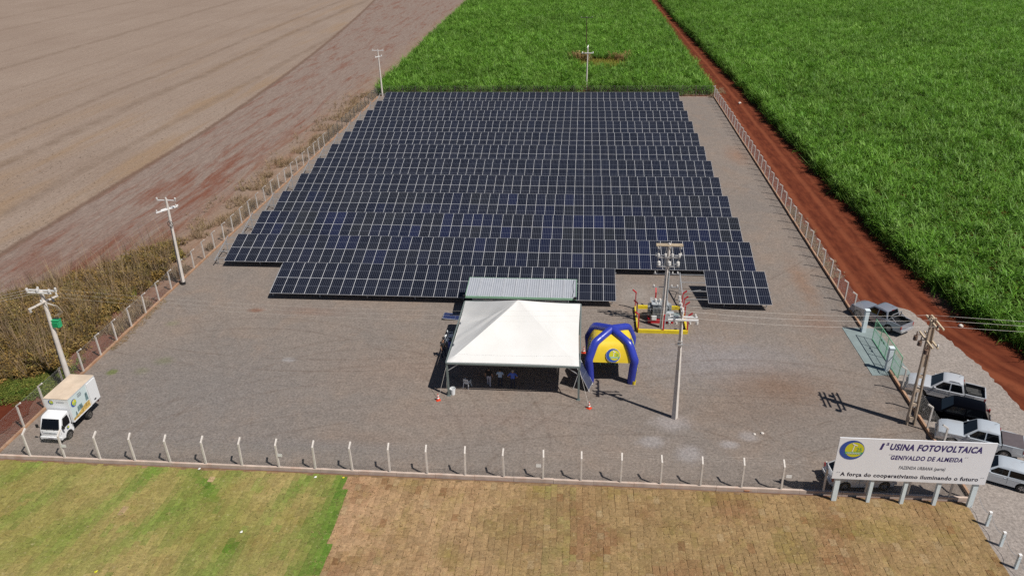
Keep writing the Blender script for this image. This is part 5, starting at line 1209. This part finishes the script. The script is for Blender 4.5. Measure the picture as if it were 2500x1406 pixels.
b = MB(); b.box(((bx0+bx1)/2, 0, bz1), (bx1-bx0+.02, 2*bw+.02, .035)); b.build('box_roof', 'truckroof', LX)
for s_ in (-1, 1):
    for z in (bz0+.03, bz1-.03): b = MB(); b.bar((bx0, s_*(bw+.008), z), (bx1, s_*(bw+.008), z), .03, .05); b.build('edge_trim', 'alu', LX)
ys_ = bw+.006                         # camera-right side is local +y
def decal(nm, pts, mt, lift=0): b = MB(); b.poly([(x, ys_+lift, z) for x, z in pts]); return b.build(nm, mt, BX, fix=False)
decal('side_print', [(.86, bz0+.1), (.86, bz1-.08), (-1.15, bz1-.08), (-1.15, bz0+.1)], 'adblue')
decal('side_print', [(.86, bz0+.1), (-1.15, bz0+.1), (-1.15, bz0+.62), (-.55, bz0+.62), (.2, bz0+.36), (.86, bz0+.28)], 'adyellow', .003)
for px_, pz, w_, h_ in ((-.05, 1.62, .62, .40), (-.95, 1.95, .34, .62), (.45, 1.42, .2, .3)):
    decal('side_print', [(px_+w_/2, pz-h_/2), (px_-w_/2, pz-h_/2), (px_-w_/2+.04, pz+h_/2), (px_+w_/2-.08, pz+h_/2)], 'adteal', .006)
logo('logo', BX, (.42, ys_+.004, 2.30), (-1, 0, 0), (0, 0, 1), .30, False); logo('logo', BX, (bx1+.004, -.42, 2.62), (0, 1, 0), (0, 0, 1), .2, False)
for z, w_ in ((2.62, .30), (2.50, .34), (2.40, .30)): decal('print_line', [(-.1, z), (-.1-w_*1.4, z), (-.1-w_*1.4, z+.05), (-.1, z+.05)], 'greyprint', .006)
for z in (2.66, 2.58): b = MB(); b.poly([(bx1+.006, .0, z), (bx1+.006, .62, z), (bx1+.006, .62, z+.018), (bx1+.006, .0, z+.018)]); b.build('print_line', 'greyprint', BX, fix=False)
b = MB(); b.box((-1.72, bw+.05, (bz0+bz1)/2-.02), (1.02, .05, bz1-bz0-.22)); DR = b.build('open_door', 'truckwhite', LX); b = MB(); b.box((-1.66, bw+.085, bz0+.32), (.22, .02, .1)); b.build('latch', 'darkplastic', DR)
logo('logo', LX, (1.55, lw(1.5, .95)+.006, .98), (-1, 0, 0), (0, 0, 1), .14, False)
add_wheels(LX, [(1.58, .76), (1.58, -.76), (-.85, .74), (-.85, -.74)], .34, .24, 'steelrim')

# ------------------------------------------------------------------ people
def person(label, loc, rz, h=1.72, top='shirtblue', legs='jeans', hair='hair', shoes='shoe', arms=((.25, .1), (.25, .1)), stride=0.0, hands='side'):
    t_ = thing('person', label, 'person', loc, rz); s = h/1.72
    J = {'pel': (0, 0, .95), 'waist': (0, 0, 1.10), 'chest': (0, .01, 1.32), 'neck': (0, 0, 1.47), 'head': (0, -.015, 1.56), 'crown': (0, -.01, 1.66)}
    E_ = [('pel', 'waist'), ('waist', 'chest'), ('chest', 'neck'), ('neck', 'head'), ('head', 'crown')]
    Rr = {'pel': (.155, .11), 'waist': (.15, .105), 'chest': (.175, .115), 'neck': (.058, .058), 'head': (.082, .095), 'crown': (.065, .075)}
    for s_, nm in ((-1, 'L'), (1, 'R')):
        st_ = stride*s_
        J.update({'hip'+nm: (s_*.10, 0, .88), 'knee'+nm: (s_*.115, -.02-st_*.6, .49), 'ank'+nm: (s_*.125, .02-st_, .09), 'toe'+nm: (s_*.145, -.16-st_, .045)})
        E_ += [('pel', 'hip'+nm), ('hip'+nm, 'knee'+nm), ('knee'+nm, 'ank'+nm), ('ank'+nm, 'toe'+nm)]
        Rr.update({'hip'+nm: (.10, .105), 'knee'+nm: (.066, .07), 'ank'+nm: (.05, .052), 'toe'+nm: (.042, .036)})
        if hands == 'hips': el, wr = (s_*.40, .08, 1.16), (s_*.235, -.02, 1.0)
        elif hands == 'front': el, wr = (s_*.29, .0, 1.13), (s_*.13, -.22, 1.08)
        else: el, wr = (s_*.27, .03, 1.14), (s_*.285, -.05, .90)
        hd = Vector(wr)+(Vector(wr)-Vector(el)).normalized()*.075
        J.update({'sh'+nm: (s_*.19, .01, 1.395), 'el'+nm: el, 'wr'+nm: wr, 'hd'+nm: tuple(hd)})
        E_ += [('chest', 'sh'+nm), ('sh'+nm, 'el'+nm), ('el'+nm, 'wr'+nm), ('wr'+nm, 'hd'+nm)]
        Rr.update({'sh'+nm: (.065, .07), 'el'+nm: (.046, .046), 'wr'+nm: (.031, .031), 'hd'+nm: (.036, .026)})
        d = (hd-Vector(wr)).normalized(); side_ = Vector((0, -1, 0)) if hands != 'front' else Vector((-s_*.3, 0, .9)).normalized()
        prv = None
        for f in range(5):
            if f < 4: p0 = hd+side_*(.024-.016*f); p1 = p0+d*(.045+.006*(1.5-abs(f-1.4)))+Vector((-s_*.006, 0, 0)); p2 = p1+(d+Vector((-s_*.35, 0, 0))).normalized()*.032
            else: p0 = Vector(wr)+d*.03+side_*.03; p1 = p0+(d+side_*.9).normalized()*.035; p2 = p1+d*.025
            for q, pp in enumerate((p0, p1, p2)): J[f'f{nm}{f}{q}'] = tuple(pp); Rr[f'f{nm}{f}{q}'] = (.009, .009)
            E_ += [('hd'+nm if f < 4 else 'wr'+nm, f'f{nm}{f}0'), (f'f{nm}{f}0', f'f{nm}{f}1'), (f'f{nm}{f}1', f'f{nm}{f}2')]
    names = list(J); idx = {k: i for i, k in enumerate(names)}
    me = bpy.data.meshes.new('body'); me.from_pydata([tuple(Vector(J[k])*s) for k in names], [(idx[a], idx[c]) for a, c in E_], [])
    ob = bpy.data.objects.new('body', me); COL.objects.link(ob); md = ob.modifiers.new('skin', 'SKIN'); sv = me.skin_vertices[0].data
    for k in names: sv[idx[k]].radius = (Rr[k][0]*s, Rr[k][1]*s)
    for v in sv: v.use_root = False
    sv[idx['pel']].use_root = True; md.use_smooth_shade = True; ob.modifiers.new('sub', 'SUBSURF').levels = 1
    dg = bpy.context.evaluated_depsgraph_get(); m2 = bpy.data.meshes.new_from_object(ob.evaluated_get(dg)); bpy.data.objects.remove(ob)
    for q in ('skin', top, legs, shoes): m2.materials.append(M[q])
    for p in m2.polygons:
        c = p.center/s; a = abs(c.x)
        if c.z < .085: k = 3
        elif c.z < .98 and a < .22 and not (a > .2 and c.z > .8): k = 2
        elif c.z < 1.46 and c.z >= .98 and (a < .20 or (c.z > 1.2)): k = 1
        else: k = 0
        p.material_index = k; p.use_smooth = True
    bo = link('body', m2, t_)
    def blob(nm, c, r_, mt, cut=None, parent=bo):
        bm = bmesh.new(); bmesh.ops.create_icosphere(bm, subdivisions=2, radius=1.0)
        for v in bm.verts: v.co = Vector((v.co.x*r_[0], v.co.y*r_[1], v.co.z*r_[2]))*s
        if cut: bmesh.ops.delete(bm, geom=[v for v in bm.verts if cut(v.co/s)], context='VERTS')
        m_ = bpy.data.meshes.new(nm); bm.to_mesh(m_); bm.free(); m_.materials.append(M[mt]); shade(m_, 180); return link(nm, m_, t_, Vector(c)*s)
    blob('head', (0, -.015, 1.605), (.078, .098, .115), 'skin'); blob('hair', (0, .005, 1.632), (.085, .100, .105), hair, lambda v: v.y < -.035 and v.z < .045)
    blob('nose', (0, -.117, 1.598), (.012, .016, .02), 'skin')
    for s_ in (-1, 1): blob('ear', (s_*.08, -.01, 1.60), (.012, .022, .032), 'skin'); blob('eye', (s_*.03, -.103, 1.615), (.011, .008, .008), 'darkplastic')
    blob('mouth', (0, -.105, 1.555), (.022, .008, .006), 'redlamp'); return t_
person('person in a black shirt and grey trousers standing under the tent with one leg forward', (-2.9, -25.05, 0), R(172), 1.74, 'shirtblack', 'greytrousers', stride=.14)
person('person in a pale blue shirt and dark trousers standing under the white tent', (-2.0, -25.1, 0), R(180), 1.68, 'shirtlight', 'jeans', hands='front')
person('person in a bright blue shirt with hands on hips under the white tent', (-.98, -25.3, 0), R(178), 1.76, 'shirtblue', 'jeans', 'hairgrey', hands='hips')
person('person in black clothes standing at the left edge of the white tent', (-7.25, -20.9, 0), R(60), 1.7, 'shirtblack', 'jeans', stride=.1)

# ------------------------------------------------------------------ small things
plastic_chair('white plastic chair standing alone under the front left of the white tent', (-4.62, -25.25, 0), R(160))
plastic_chair('nearer white plastic chair at the left side of the white tent', (-7.15, -18.9, 0), R(75)); plastic_chair('farther white plastic chair at the left side of the white tent', (-7.1, -18.05, 0), R(100))
DM = thing('drum', 'blue plastic drum in the shade left of the white tent', 'drum', (-6.75, -19.7, 0)); b = MB(); b.lathe([(.001, 0), (.26, 0), (.29, .06), (.29, .28), (.305, .3), (.29, .32), (.29, .58), (.305, .6), (.29, .62), (.29, .84), (.26, .9), (.001, .9)], n=18); b.build('barrel', 'drumblue', DM, smooth=40)
b = MB(); b.lathe([(.001, .9), (.24, .9), (.24, .93), (.001, .93)], n=18); b.build('lid', 'darkplastic', DM)
def cone(label, loc):
    t_ = thing('traffic_cone', label, 'traffic cone', loc, rnd.random(), 'traffic cones at the tent guy ropes'); b = MB(); b.box((0, 0, .02), (.34, .34, .04)); b.build('base', 'coneorange', t_)
    b = MB(); r_ = lambda z: lerp(.125, .03, (z-.04)/.54); zs = [.04, .18, .30, .40, .50, .58]
    b.lathe([(r_(z), z) for z in zs]+[(.02, .58)], n=16, mats=[0, 1, 0, 1, 0, 0]); b.build('cone_body', ['coneorange', 'logowhite'], t_, smooth=50)
cone('orange and white traffic cone by the front left tent leg', (-6.62, -27.2, 0)); cone('orange and white traffic cone in front of the right tent leg', (5.0, -27.55, 0)); cone('orange and white traffic cone between the white tent and inflatable tent', (4.55, -19.6, 0))
# demonstration panel leaning beside the right tent leg, another lying left of the shed
DP = thing('display_panel', 'single solar panel propped upright beside the right front leg of the white tent', 'solar panel', (4.62, -24.75, 0), R(74))
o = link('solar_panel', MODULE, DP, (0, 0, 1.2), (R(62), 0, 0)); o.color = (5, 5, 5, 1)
for x in (-.5, .5): b = MB(); b.bar((x, -.55, .02), (x, .5, 2.1), .04); b.bar((x, .75, .02), (x, .3, 1.75), .04); b.build('stand', 'white', DP)
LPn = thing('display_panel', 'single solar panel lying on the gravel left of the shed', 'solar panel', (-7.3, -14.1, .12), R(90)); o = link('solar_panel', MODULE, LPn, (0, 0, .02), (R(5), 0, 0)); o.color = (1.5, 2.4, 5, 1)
for x in (-.45, .45): b = MB(); b.box((x, 0, -.07), (.06, 1.9, .1)); b.build('batten', 'wood', LPn)
# litter on the lawn and stones
for k, (px_, py_, lab, mt) in enumerate(((590, 1298, 'white scrap of litter on the green lawn', 'soilbag'), (235, 1395, 'yellowish scrap of litter near the lower left picture edge', 'logoyel'), (770, 1164, 'small pale scrap near the green lawn corner by the fence', 'soilbag'), (838, 1166, 'small yellow scrap beside the boundary of brown turf', 'logoyel'), (486, 1144, 'pale scrap lying under the front fence beam', 'soilbag'))):
    p = pix(px_, py_, .02); b = MB(); q = [Vector((rnd.uniform(.06, .13)*math.cos(a*1.047), rnd.uniform(.06, .13)*math.sin(a*1.047), rnd.uniform(0, .05))) for a in range(6)]
    b.add(q+[Vector((0, 0, .06))], [(a, (a+1) % 6, 6) for a in range(6)]); tag(b.build('litter', mt, loc=p, fix=False), lab, 'litter', 'scraps on the lawn')
b = MB(); b.box((0, 0, .04), (.36, .15, .09)); b.box((.33, .03, .035), (.2, .13, .08), Matrix.Rotation(.3, 3, 'Z')); tag(b.build('brick', 'brick', loc=pix(1823, 1197)), 'broken brick lying on the turf below the front fence', 'brick')
def stone(loc, r_, label):
    bm = bmesh.new(); bmesh.ops.create_icosphere(bm, subdivisions=2, radius=r_)
    for v in bm.verts: v.co *= 1+.35*noise.noise(v.co/r_*1.4+Vector(loc)); v.co.z *= .6
    me = bpy.data.meshes.new('stone'); bm.to_mesh(me); bm.free(); me.materials.append(M['conc']); tag(link('stone', me, None, (loc[0], loc[1], r_*.3)), label, 'stone')
p = pix(1842, 1060); stone((p.x, p.y, 0), .10, 'pale lump of concrete on the yard, left of the billboard'); p = pix(1861, 1058); stone((p.x, p.y, 0), .12, 'larger pale lump of concrete on the yard, nearest the billboard')
p = pix(2352, 1), ; p = pix(2345, 796); stone((p.x, p.y, 0), .2, 'pale stone at the edge of the cane right of the dusty pole')
p = pix(1806, 253); stone((p.x, p.y, 0), .28, 'pale stone on the red road near the back fence')
